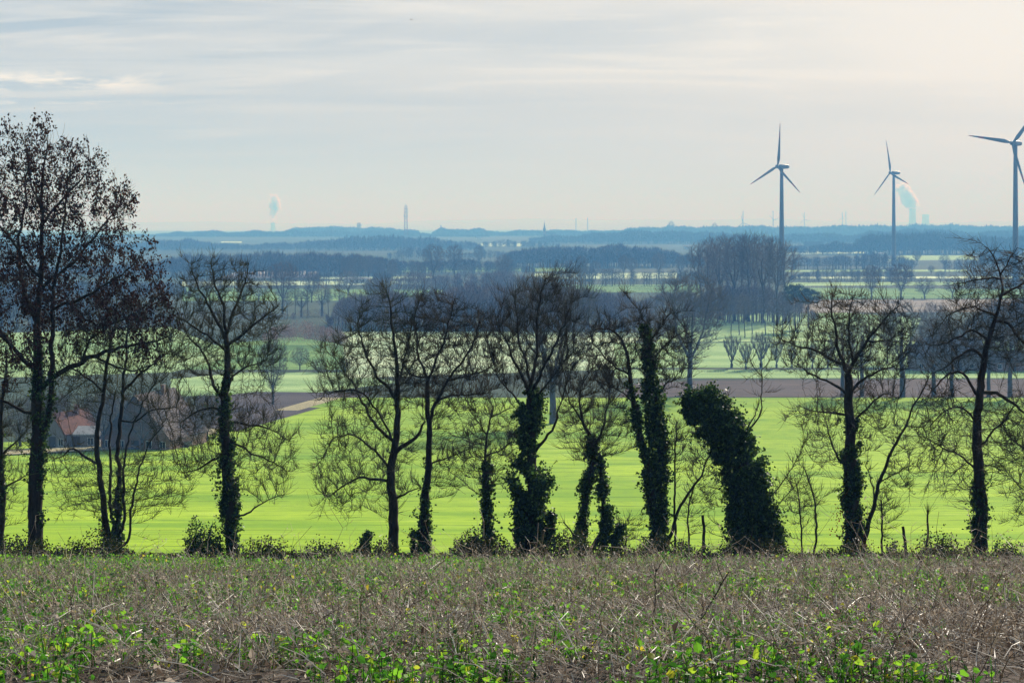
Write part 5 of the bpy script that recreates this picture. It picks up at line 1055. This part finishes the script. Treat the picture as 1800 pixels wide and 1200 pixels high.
M_RDARK = roof_mat('old_tiles', (.06, .048, .042, 1), (.15, .12, .105, 1)); M_RRED = roof_mat('red_tiles', (.11, .055, .035, 1), (.21, .10, .065, 1)); M_RLITE = roof_mat('sheet_roof', (.30, .30, .29, 1), (.45, .45, .43, 1))
M_WHITE = flatmat('white_paint', (.72, .72, .70, 1)); M_TIMB = flatmat('timber', (.07, .05, .04, 1)); M_METAL = flatmat('grey_metal', (.22, .24, .26, 1), .4, .5)
def house(name, label, px, row, wpx, eaves, ridge, depth, axis, mw, mr, cat='house', group=None, wins=3, half_hip=0, door=True, rot=0.0, chimney=True):
    """axis 'y': gable faces the viewer, 'x': long side faces the viewer"""
    x, y, z = G(px, row, -.05); s = y/F; W_ = wpx*s/2; he = eaves*s; hr = ridge*s; T = empty(name, (x, y, z), label, cat, group, rot); o = .45; dp = depth/2
    a, b = (W_, dp) if axis == 'y' else (dp, W_)          # a: half span across the ridge, b: half length along it
    def tr(v): v = np.asarray(v, float); return v if axis == 'y' else np.stack([v[:, 1], -v[:, 0], v[:, 2]], -1)
    mb = MB(); mb.add(tr([(-a, -b, -.5), (a, -b, -.5), (a, b, -.5), (-a, b, -.5), (-a, -b, he), (a, -b, he), (a, b, he), (-a, b, he), (0, -b, hr-.25), (0, b, hr-.25)]), [(0, 1, 5, 4), (1, 2, 6, 5), (2, 3, 7, 6), (3, 0, 4, 7)], [(4, 5, 8), (6, 7, 9)]); wl = mb.build('wall', mw, T)
    mb = MB(); sl = (hr-he)/a; ea = he-o*sl; th_ = .28; hh = half_hip
    for sg in (-1, 1):
        v = [(sg*(a+o), -b-o, ea), (sg*(a+o), b+o, ea), (0, b+o-hh, hr), (0, -b-o+hh, hr)]; v2 = [(p[0], p[1], p[2]+th_) for p in v]
        q = [(0, 1, 2, 3), (7, 6, 5, 4), (0, 4, 5, 1), (1, 5, 6, 2), (3, 7, 4, 0)]; mb.add(tr(v+v2), q)
    if hh:
        for sg in (-1, 1): mb.add(tr([(-(a+o), sg*(b+o), ea+.29), ((a+o), sg*(b+o), ea+.29), (0, sg*(b+o-hh), hr+.3)]), None, [(0, 1, 2)])
    rf = mb.build('roof', mr, T)
    if chimney:
        mb = MB(); cx = tr([(.6, b*.3, hr)])[0]; mb.box(cx[0]-.4, cx[0]+.4, cx[1]-.4, cx[1]+.4, hr-1.2, hr+1.3); mb.box(cx[0]-.5, cx[0]+.5, cx[1]-.5, cx[1]+.5, hr+1.3, hr+1.45); mb.build('chimney', M_BRK, rf)
    fw = a if axis == 'y' else b; fy = -(b if axis == 'y' else a)
    for k in range(wins):
        wx = -fw + (k+.5)*2*fw/wins; zz0 = min(he*.35, 1.1); zz1 = min(he*.8, 2.5)
        if door and k == wins//2:
            mb = MB(); mb.box(wx-.9, wx+.9, fy-.04, fy+.1, -.2, min(he*.85, 2.9)); dd = mb.build('door', M_TIMB, T); mb = MB(); mb.box(wx+.55, wx+.7, fy-.12, fy-.04, 1, 1.15); mb.build('handle', M_METAL, dd); continue
        mb = MB(); mb.box(wx-.6, wx+.6, fy-.03, fy+.1, zz0, zz1); wn = mb.build('window', M_WIN, T)
        mb = MB()
        for bx_ in ((wx-.7, wx-.6, zz0-.1, zz1+.1), (wx+.6, wx+.7, zz0-.1, zz1+.1), (wx-.04, wx+.04, zz0, zz1)): mb.box(bx_[0], bx_[1], fy-.08, fy+.02, bx_[2], bx_[3])
        mb.box(wx-.6, wx+.6, fy-.08, fy+.02, zz1, zz1+.1); mb.box(wx-.7, wx+.7, fy-.14, fy+.02, zz0-.18, zz0-.08); mb.build('frame', M_WHITE, wn)
    return T
house('barn', 'big old barn with steep roof, its gable towards the viewer', 272, 785, 128, 24, 96, 20, 'y', M_BRK, M_RDARK, 'barn', wins=5, rot=R(-14))
house('farmhouse', 'small farm building with sunlit orange tiled roof', 122, 785, 54, 30, 62, 12, 'y', M_BRKG, M_RRED, 'house', wins=3, rot=R(-24))
house('shed', 'low lean-to with bright sheet roof beside the orange roofed building', 140, 786, 76, 26, 36, 7, 'x', M_BRKG, M_RLITE, 'shed', wins=3, chimney=False)
house('farmhouse', 'gabled brick farmhouse behind the field trees at the right', 1668, 650, 132, 27, 55, 12, 'x', M_BRKG, roof_mat('slate_tiles', (.12, .13, .15, 1), (.20, .21, .235, 1)), 'farmhouse', wins=6, half_hip=3.0)
house('outbuilding', 'low outbuilding joined to the shadowed yard at the right edge', 1775, 652, 70, 18, 34, 9, 'x', M_BRK, M_RDARK, 'shed', wins=3, chimney=False)
_g = 'small far farm buildings'
for px, row, w_, ea, ri, ax, mw, mr, l in [(628,497,44,7,9,'x',M_WHITE,M_RLITE,'long low white barn in the left distance'), (672,497,30,8,17,'x',M_BRKG,M_RDARK,'dark roofed farm beside the long white barn'), (650,475,12,7,10,'x',M_WHITE,M_RLITE,'small bright shed above the dark roofed farm'),
    (968,466,26,5,8,'x',M_BRKG,M_RLITE,'pale flat shed at the foot of the middle wood'), (1430,436,34,5,11,'x',M_BRKG,M_RDARK,'long dark roofed farm before the far wood'), (1548,449,8,3,5,'x',M_WHITE,M_RLITE,'tiny white building at the edge of the far pale field'),
    (1753,462,60,6,20,'x',M_BRKG,M_RDARK,'hipped roof farm below the nearest turbine tower'), (1208,438,14,5,7,'x',M_WHITE,M_RLITE,'tiny white shed left of the poplar tops'), (700,468,18,6,9,'x',M_WHITE,M_RLITE,'small white barn between the copses'), (842,420,10,2,4,'x',M_WHITE,M_RLITE,'tiny pale roof on the far ridge'), (1018,488,8,5,9,'y',M_WHITE,M_RDARK,'tiny white gabled house under the middle wood')]:
    house('barn', l, px, row, w_, ea, ri, 10, ax, mw, mr, 'building', _g, wins=2, door=False, chimney=False)
# farmyard things
x, y, z = G(320, 786); T = empty('farm_trailer', (x, y-2, z), 'flat dark farm trailer parked in front of the barn', 'trailer')
mb = MB(); mb.box(-2.4, 2.4, -.9, .9, .75, 1.0); mb.box(-2.4, 2.4, -.9, -.84, 1.0, 1.5); mb.box(-2.4, 2.4, .84, .9, 1.0, 1.5); mb.box(-2.46, -2.4, -.9, .9, 1.0, 1.5); mb.build('bed', M_METAL, T)
for sx in (-1.4, 1.4):
    for sy in (-.85, .85):
        mb = MB(); mb.lathe([(0, -.12), (.36, -.12), (.42, -.05), (.42, .05), (.36, .12), (0, .12)], 18); wh = mb.build('wheel', M_TIMB, T, smooth=True); wh.rotation_euler = (R(90), 0, 0); wh.location = (sx, sy, .42)
mb = MB(); mb.tube([(2.4, 0, .8), (3.8, 0, .6)], .07, 6); mb.build('drawbar', M_METAL, T)
x, y, z = G(316, 784); T = empty('silage_tank', (x, y+1, z), 'pale domed tank beside the barn door', 'tank'); mb = MB(); a = np.linspace(0, math.pi/2, 9); mb.lathe([(1.3, -.3), (1.3, 1.2)] + [(1.3*math.cos(q), 1.2+1.3*math.sin(q)) for q in a[1:]], 24); mb.build('shell', M_WHITE, T, smooth=True); mb = MB(); mb.tube([(.9, -.95, -.2), (.9, -1.35, 1.6)], .06, 6); mb.build('ladder', M_METAL, T)
def fence(label, px0, px1, row, n, h=1.2):
    a = np.array(G(px0, row)); b = np.array(G(px1, row)); T = empty('fence', tuple(a), label, 'fence')
    for k in range(n):
        q = (b-a)*k/(n-1); mb = MB(); mb.tube([q-[0, 0, .3], q+[0, 0, h]], .07, 5); mb.build('post', M_WHITE, T)
    mb = MB()
    for hh in (.45, .95): mb.tube([[0, 0, hh*h], (b-a)+[0, 0, hh*h]], .035, 4)
    mb.build('rail', M_WHITE, T)
fence('pale post and rail fence right of the barn', 328, 372, 777, 8)
fence('thin field fence crossing behind the dull green field', 1395, 1680, 505.5, 40, 1.3)
# high seat and poles
# birds
M_BIRD = flatmat('bird_feathers', (.02, .02, .022, 1))
def bird(px, row, D, span, flap, label):
    c = P(px, row, D); T = empty('bird', tuple(c), label, 'bird', 'birds flying in the sky'); s = span
    mb = MB(); mb.tube([(-.26*s, 0, .01), (-.18*s, 0, .01), (-.05*s, 0, 0), (.10*s, 0, .01), (.20*s, 0, .03), (.27*s, 0, .02)], np.array([.012, .035, .055, .05, .03, .006])*s, 8); mb.build('body', M_BIRD, T, smooth=True)
    for sg in (-1, 1):
        mb = MB(); pts = [(0, 0, .12), (.18, .05, .13), (.34, -.02, .10), (.5, -.10, .02)]
        top_ = []; 
        for sp_, cx, ch in pts: top_ += [(cx*s+ch*s/2, sg*sp_*s*math.cos(flap), sp_*s*math.sin(flap)+.012*s), (cx*s-ch*s/2, sg*sp_*s*math.cos(flap), sp_*s*math.sin(flap)), (cx*s, sg*sp_*s*math.cos(flap), sp_*s*math.sin(flap)-.012*s)]
        q = [(k*3+i, k*3+(i+1) % 3, k*3+3+(i+1) % 3, k*3+3+i) for k in range(3) for i in range(3)]; mb.add(top_, q); mb.build('wing', M_BIRD, T)
    mb = MB(); mb.add([(-.24*s, 0, .02*s), (-.40*s, .07*s, .01*s), (-.40*s, -.07*s, .01*s), (-.24*s, 0, -.01*s)], None, [(0, 1, 2), (3, 2, 1), (0, 3, 1), (0, 2, 3)]); mb.build('tail', M_BIRD, T)
    T.rotation_euler = (0, 0, R(160)); return T
bird(723, 35, 330, .8, R(12), 'largest dark bird high above the centre')
bird(673, 229, 420, .5, R(25), 'tiny bird below and left of the largest one')
bird(1343, 213, 420, .55, R(-10), 'tiny bird just left of the raised turbine blade')
bird(1035, 288, 430, .4, R(20), 'tiniest bird low over the centre of the horizon')
# ------------------------------------------------------------------ plants of the slope in front
rm = np.random.default_rng(2024)
def MZ(x, y): return TZ(x, y) + lump(np.asarray(x), np.asarray(y))
def vnoise(x, y, f_, seed):
    r = np.random.default_rng(seed); v = 0
    for k in range(10): a = r.normal(size=2)*f_; v = v + np.sin(a[0]*x + a[1]*y + r.uniform(0, 6.28))
    return v/3.2
def scatter(n, y0, y1, pw=1.0):
    y = y0 + (y1-y0)*rm.random(n)**pw; x = rm.uniform(-1, 1, n)*(y*.30+2.2); return x, y
def stems(n, y0, y1, hlo, hhi, r0, lean, K, mb, side=0, pw=1.0, mask=None, curl=.12, sides=3):
    x, y = scatter(n, y0, y1, pw)
    if mask is not None: k = mask(x, y); x, y = x[k], y[k]; n = len(x)
    kp = (vnoise(x, y, 1.1, 21) > -.8) | (rm.random(n) < .25); x, y = x[kp], y[kp]; n = len(x); z = MZ(x, y)-.02; h = rm.uniform(hlo, hhi, n)*(1+.30*vnoise(x, y, .5, 7)+.18*vnoise(x, y, 2.2, 8))*np.where(rm.random(n) < .04, 1.5, 1); d = nrm(np.stack([rm.normal(size=n)*lean, rm.normal(size=n)*lean, np.ones(n)], -1)); c = rm.normal(size=(n, 3))*curl; c[:, 2] = -np.abs(c[:, 2])
    t = np.linspace(0, 1, K); Pp = np.stack([x, y, z], -1)[:, None] + d[:, None]*h[:, None, None]*t[None, :, None] + c[:, None]*(h[:, None]*1.0)[:, :, None]*(t**2)[None, :, None]*2 + rm.normal(size=(n, K, 3))*.012*np.minimum(1, t*4)[None, :, None]
    rr = r0*rm.uniform(.6, 1.3, n)[:, None]*np.linspace(1, .45, K)[None]; v, q = polytubes(Pp, rr, sides); mb.add(v, q)
    for s_ in range(side):
        kk = rm.integers(1, K, n); o = Pp[np.arange(n), kk]; dd = nrm(rm.normal(size=(n, 3))*[.8, .8, .4]+[0, 0, .5]); L = (h*rm.uniform(.12, .35, n))[:, None]
        P3 = np.stack([o, o+dd*L*.5, o+(dd+rm.normal(size=(n, 3))*.3)*L], 1); v, q = polytubes(P3, r0*.55*np.array([1, .8, .5])[None]*np.ones((n, 1)), 3); mb.add(v, q)
        if s_ == 0: tips.append(P3[:, -1])
    tips.append(Pp[:, -1]); return Pp
tips = []
mb = MB()
stems(8500, 7.8, 20, .14, .46, .0032, .22, 6, mb, 3)
stems(10500, 17, 36, .12, .40, .0040, .22, 5, mb, 2)
stems(260, 8.5, 17, .32, .62, .0034, .16, 7, mb, 2); stems(17000, 32, 63, .12, .34, .0055, .22, 4, mb, 2)
stems(3000, 56, 62.5, .15, .38, .006, .2, 4, mb, 2)
tp = np.concatenate(tips); k = rm.random(len(tp)) < .42; tp = tp[k]
o = np.repeat(tp, 3, 0) + rm.normal(size=(len(tp)*3, 3))*.012; v, t = leaves(o, rm.uniform(.008, .021, len(o)), rm, up=.3, narrow=.6); mb.add(v, None, t)
tag(mb.build('dry_stalks', M_STALK), 'dense dead brown stalks standing over the whole slope', None, None, 'stuff')
mb = MB(); tips = []
stems(16000, 7.8, 24, .12, .42, .0030, 1.6, 5, mb, 1, curl=.3); stems(14000, 22, 62, .16, .42, .0050, 1.3, 4, mb, 0, curl=.3)
x, y = scatter(55000, 7.6, 30, .8); z = MZ(x, y)+rm.uniform(0, .10, len(x)); a = rm.uniform(0, 6.28, len(x)); L = rm.uniform(.06, .30, len(x)); dd = np.stack([np.cos(a), np.sin(a), rm.normal(size=len(x))*.35], -1)
P3 = np.stack([np.stack([x, y, z], -1), np.stack([x, y, z], -1)+dd*L[:, None]*.5+[0, 0, .02], np.stack([x, y, z], -1)+dd*L[:, None]], 1); v, q = polytubes(P3, np.array([.0030, .0027, .002])[None]*np.ones((len(x), 1)), 3); mb.add(v, q)
tag(mb.build('fallen_straw', M_STRAW), 'pale bent and fallen straw between the stalks', None, None, 'stuff')
# tufts of dead and half green grass
def tufts(n, y0, y1, per, L0, L1, r0, mb):
    x, y = scatter(n, y0, y1); kp = vnoise(x, y, .9, 31) > -.1; x, y = x[kp], y[kp]; n = len(x); i = np.repeat(np.arange(n), per); N = len(i); a = rm.uniform(0, 6.28, N); out = np.stack([np.cos(a), np.sin(a), 0*a], -1); L = rm.uniform(L0, L1, N)[:, None]*rm.uniform(.6, 1.2, n)[i][:, None]; sp = rm.uniform(.15, .9, (N, 1))
    b = np.stack([x[i], y[i], MZ(x, y)[i]-.01], -1)+out*rm.uniform(0, .03, (N, 1)); up_ = np.array([0, 0, 1.]); P4 = np.stack([b, b+(up_*.8+out*sp*.3)*L*.4, b+(up_*.85+out*sp*.9)*L*.75, b+(up_*.70+out*sp*1.5)*L], 1); v, q = polytubes(P4, r0*np.array([1, .9, .7, .3])[None]*np.ones((N, 1)), 3); mb.add(v, q)
mb = MB(); tufts(300, 8, 20, 34, .10, .34, .0022, mb); tufts(900, 18, 40, 26, .12, .36, .0030, mb); tufts(1500, 38, 62, 18, .12, .34, .0045, mb)
tag(mb.build('dry_grass_tufts', M_STRAW), 'pale tufts of dead grass among the stalks', None, None, 'stuff')
mb = MB(); tufts(200, 8, 20, 26, .08, .24, .0024, mb); tufts(600, 18, 50, 20, .10, .26, .0034, mb)
tag(mb.build('green_grass_tufts', M_LEAF), 'low tufts of fresh green grass', None, None, 'stuff')
# leafy green weeds in patches
def weeds(n, y0, y1, per, sz, mb, thr, hh):
    x, y = scatter(n, y0, y1); den = vnoise(x, y, .6, 3)*.30 + vnoise(x, y, 2.2, 4)*.45 + vnoise(x, y, 6.0, 5)*.40 - x/(y*.27)*.30 - (y-20)*.010; k = den > thr; x, y = x[k], y[k]; n = len(x); z = MZ(x, y); H = rm.uniform(.4, 1, n)*hh
    i = np.repeat(np.arange(n), per); tt = rm.random(len(i)); o = np.stack([x[i], y[i], z[i]+H[i]*tt], -1); o[:, :2] += rm.normal(size=(len(i), 2))*(.035+.03*(1-tt))[:, None]
    v, t = (broad_leaves if y1 < 30 else leaves)(o, rm.uniform(*sz, len(i))*rm.uniform(.55, 1.25, len(i)), rm, up=.55); mb.add(v, None, t)
    P3 = np.stack([np.stack([x, y, z-.02], -1), np.stack([x, y, z+H*.5], -1)+rm.normal(size=(n, 3))*.01, np.stack([x, y, z+H], -1)], 1); return P3
mb = MB(); sm = MB()
for a in ((11000, 7.6, 17, 10, (.013, .045), .22, .17), (17000, 14, 28, 9, (.020, .055), -.04, .29), (22000, 26, 48, 8, (.03, .065), .02, .34), (9000, 44, 60, 7, (.04, .08), .28, .32)):
    P3 = weeds(a[0], a[1], a[2], a[3], a[4], mb, a[5], a[6]); v, q = polytubes(P3, np.array([.004, .003, .002])[None]*np.ones((len(P3), 1)), 3); sm.add(v, q)
tag(mb.build('green_weeds', M_LEAF), 'patches of bright green leafy weeds with a few yellow leaves', None, None, 'stuff')
tag(sm.build('weed_stems', M_LEAF), 'green stems of the leafy weeds', None, None, 'stuff')
mb = MB(); x, y = scatter(80000, 7.6, 45, .8); o = np.stack([x, y, MZ(x, y)+.01+rm.exponential(.03, len(x))], -1); v, t = leaves(o, rm.uniform(.02, .065, len(o)), rm, up=.1, fold=.8, narrow=.6); mb.add(v, None, t)
tag(mb.build('leaf_litter', M_LITTER), 'brown curled leaf litter on the soil', None, None, 'stuff')
# undergrowth along the bank below the trees
mb = MB(); n = 120000; x = rm.uniform(-20.5, 21, n); y = rm.uniform(60.2, 63.0, n); hb = np.clip(1.15+.45*vnoise(x, y*0, .55, 9)+.30*vnoise(x, 0*y, 1.9, 10)+.25*vnoise(x, y, 5, 12), .95, 2.1); o = np.stack([x, y, TZ(x, y)+hb*rm.random(n)**.6], -1); v, t = leaves(o, rm.uniform(.04, .10, n), rm); mb.add(v, None, t)
n = 14000; x = rm.uniform(-20.5, 21, n); y = rm.uniform(60.2, 63.0, n); z = TZ(x, y); hb = np.clip(1.0+.6*vnoise(x, 0*y, .55, 9), .55, 2.1)*rm.uniform(.4, 1.05, n); dd = nrm(rm.normal(size=(n, 3))*[.7, .5, .2]+[0, 0, .8]); p0 = np.stack([x, y, z], -1)
P4 = np.stack([p0, p0+dd*hb[:, None]*.4, p0+dd*hb[:, None]*.8+rm.normal(size=(n, 3))*.08, p0+dd*hb[:, None]*.9+rm.normal(size=(n, 3))*[.3, .2, .12]], 1); v, q = polytubes(P4, np.linspace(.006, .003, 4)[None]*np.ones((n, 1)), 3)
m2 = MB(); m2.add(v, q); tag(m2.build('undergrowth_twigs', M_TWIGG), 'tangle of fine bare twigs at the feet of the trees', None, None, 'stuff')
tag(mb.build('undergrowth', M_BRAMBLE), 'low dark undergrowth along the edge below the tree row', None, None, 'stuff')

# countable dead flower heads and tall stalks
def seedhead(px, row, D, base_px, hr, label, stem_r=.006):
    c = P(px, row, D); bx = (base_px-HX)/F*D; b = np.array([bx, D+.05, float(MZ(bx, D+.05))-.03]); T = empty('dead_sunflower', tuple(b), label, 'dead flower', 'dead sunflowers on the slope'); t = np.linspace(0, 1, 9)[:, None]; L = c-b
    pts = L*t + np.stack([.05*np.sin(t[:, 0]*5+px), .03*np.cos(t[:, 0]*4+px)-.03, 0*t[:, 0]], -1)*np.linalg.norm(L)*np.sin(t*math.pi); mb = MB(); mb.tube(pts, np.linspace(stem_r, stem_r*.7, 9), 6); mb.build('stem', M_DARKSTEM, T, smooth=True)
    mb = MB(); mb.lathe([(0, hr*.32), (hr*.6, hr*.36), (hr*.95, hr*.15), (hr, -hr*.05), (hr*.7, -hr*.35), (hr*.2, -hr*.5), (0, -hr*.5)], 16); V = mb.v[0]; V += np.random.default_rng(int(px)).normal(size=V.shape)*hr*.06; mb.v[0] = V
    h = mb.build('flower_head', M_DARKSTEM, T); h.location = tuple(L+[0, 0, 0]); h.rotation_euler = (R(115), R(15), px*.1)
    rr = np.random.default_rng(int(px)); a = rr.uniform(0, 6.28, 26); o = np.stack([np.cos(a)*hr, np.sin(a)*hr, rr.normal(size=26)*hr*.2], -1); v, tt = leaves(o, hr*rr.uniform(.4, .8, 26), rr, narrow=.35); mb = MB(); mb.add(v, None, tt); s_ = mb.build('sepals', M_DARKSTEM, h)
for a in [(140, 1000, 42, 146, .075, 'round dead sunflower head right below the tallest tree trunk'), (350, 1028, 30, 330, .055, 'nodding dead sunflower head below the ivy bush'), (1469, 1029, 32, 1466, .06, 'dead sunflower head below the rust leaved trunk'), (1340, 1021, 38, 1344, .045, 'small dead sunflower head below the ivy column'),
          (1618, 981, 20, 1606, .045, 'tall dead sunflower standing up against the bramble near the right edge'), (505, 1076, 20, 500, .035, 'small low dead sunflower head in the left meadow'), (118, 1027, 32, 122, .05, 'dead sunflower head low beside the round left one'), (1046, 991, 48, 1040, .075, 'dead sunflower head under the twin ivied trunks'), (388, 1148, 12.5, 392, .026, 'near dark seed head among the green leaves'), (1677, 1138, 13, 1680, .03, 'near dark seed head low at the right'), (1280, 984, 52, 1282, .09, 'large dead sunflower head under the ivy column, leftmost there')]: seedhead(*a)
def stalk(label, pts, D, r, mt=M_DARKSTEM, twn=5, seed=1):
    x0 = (pts[0][0]-HX)/F*D; b = np.array([x0, D, float(MZ(x0, D))-.05]); T = empty('dead_stalk', tuple(b), label, 'dead stalk', 'tall single stalks near the camera'); q = [np.zeros(3)] + [P(px, row, D+.1*i)-b for i, (px, row) in enumerate(pts)]
    q = np.array([p for p in q if p[2] >= 0 or p is q[0]]); L = np.concatenate([[0], np.cumsum(np.linalg.norm(np.diff(q, axis=0), axis=1))]); t = np.linspace(0, L[-1], 22); c = np.stack([np.interp(t, L, q[:, i]) for i in range(3)], -1); rr = np.random.default_rng(seed); c[1:] += np.cumsum(rr.normal(size=(21, 3))*.004, 0)
    mb = MB(); mb.tube(c, np.linspace(r, r*.45, 22), 7); mb.build('stem', mt, T, smooth=True)
    for k in range(twn):
        i = rr.integers(5, 21); o = c[i]; d_ = nrm(rr.normal(size=3)*[.6, .6, .3]+[0, 0, .7]); ln = rr.uniform(.05, .16); mb = MB(); mb.tube([o, o+d_*ln*.5, o+d_*ln+rr.normal(size=3)*.015], [r*.5, r*.35, r*.2], 5); mb.build('side_shoot', mt, T)
stalk('long dark stalk leaning right, crossing the lower centre right', [(1168,1210),(1215,1130),(1252,1060),(1282,1005)], 10.5, .0075, seed=1)
stalk('dark upright stalk left of the long leaning one', [(1135,1190),(1148,1130),(1158,1060),(1163,1010)], 11, .006, seed=2)
stalk('thin reddish stalk in the lower middle', [(1115,1205),(1106,1150),(1096,1110),(1098,1085)], 10.5, .005, seed=3)
stalk('pale broken stalk leaning left near the left edge', [(120,1210),(70,1120),(40,1080),(30,1010)], 10.2, .0065, M_STRAW, seed=4)
stalk('pale stalk fallen diagonally in the lower left', [(335,1225),(300,1180),(240,1130),(205,1112)], 10.2, .007, M_STRAW, seed=5)
stalk('grey upright stalk in the lower left', [(128,1210),(126,1130),(124,1060),(128,1030)], 11, .005, seed=6)
stalk('pale slanting stalk right of the lower left patch', [(590,1215),(560,1170),(520,1130),(500,1118)], 10.6, .006, M_STRAW, seed=7)
stalk('bare upright stalk at the lower right', [(1792,1205),(1790,1150),(1786,1100),(1790,1060)], 10.8, .005, seed=8)
stalk('dark forked stalk in the lower right', [(1702,1210),(1690,1130),(1675,1070),(1668,1030)], 11.5, .005, seed=9)
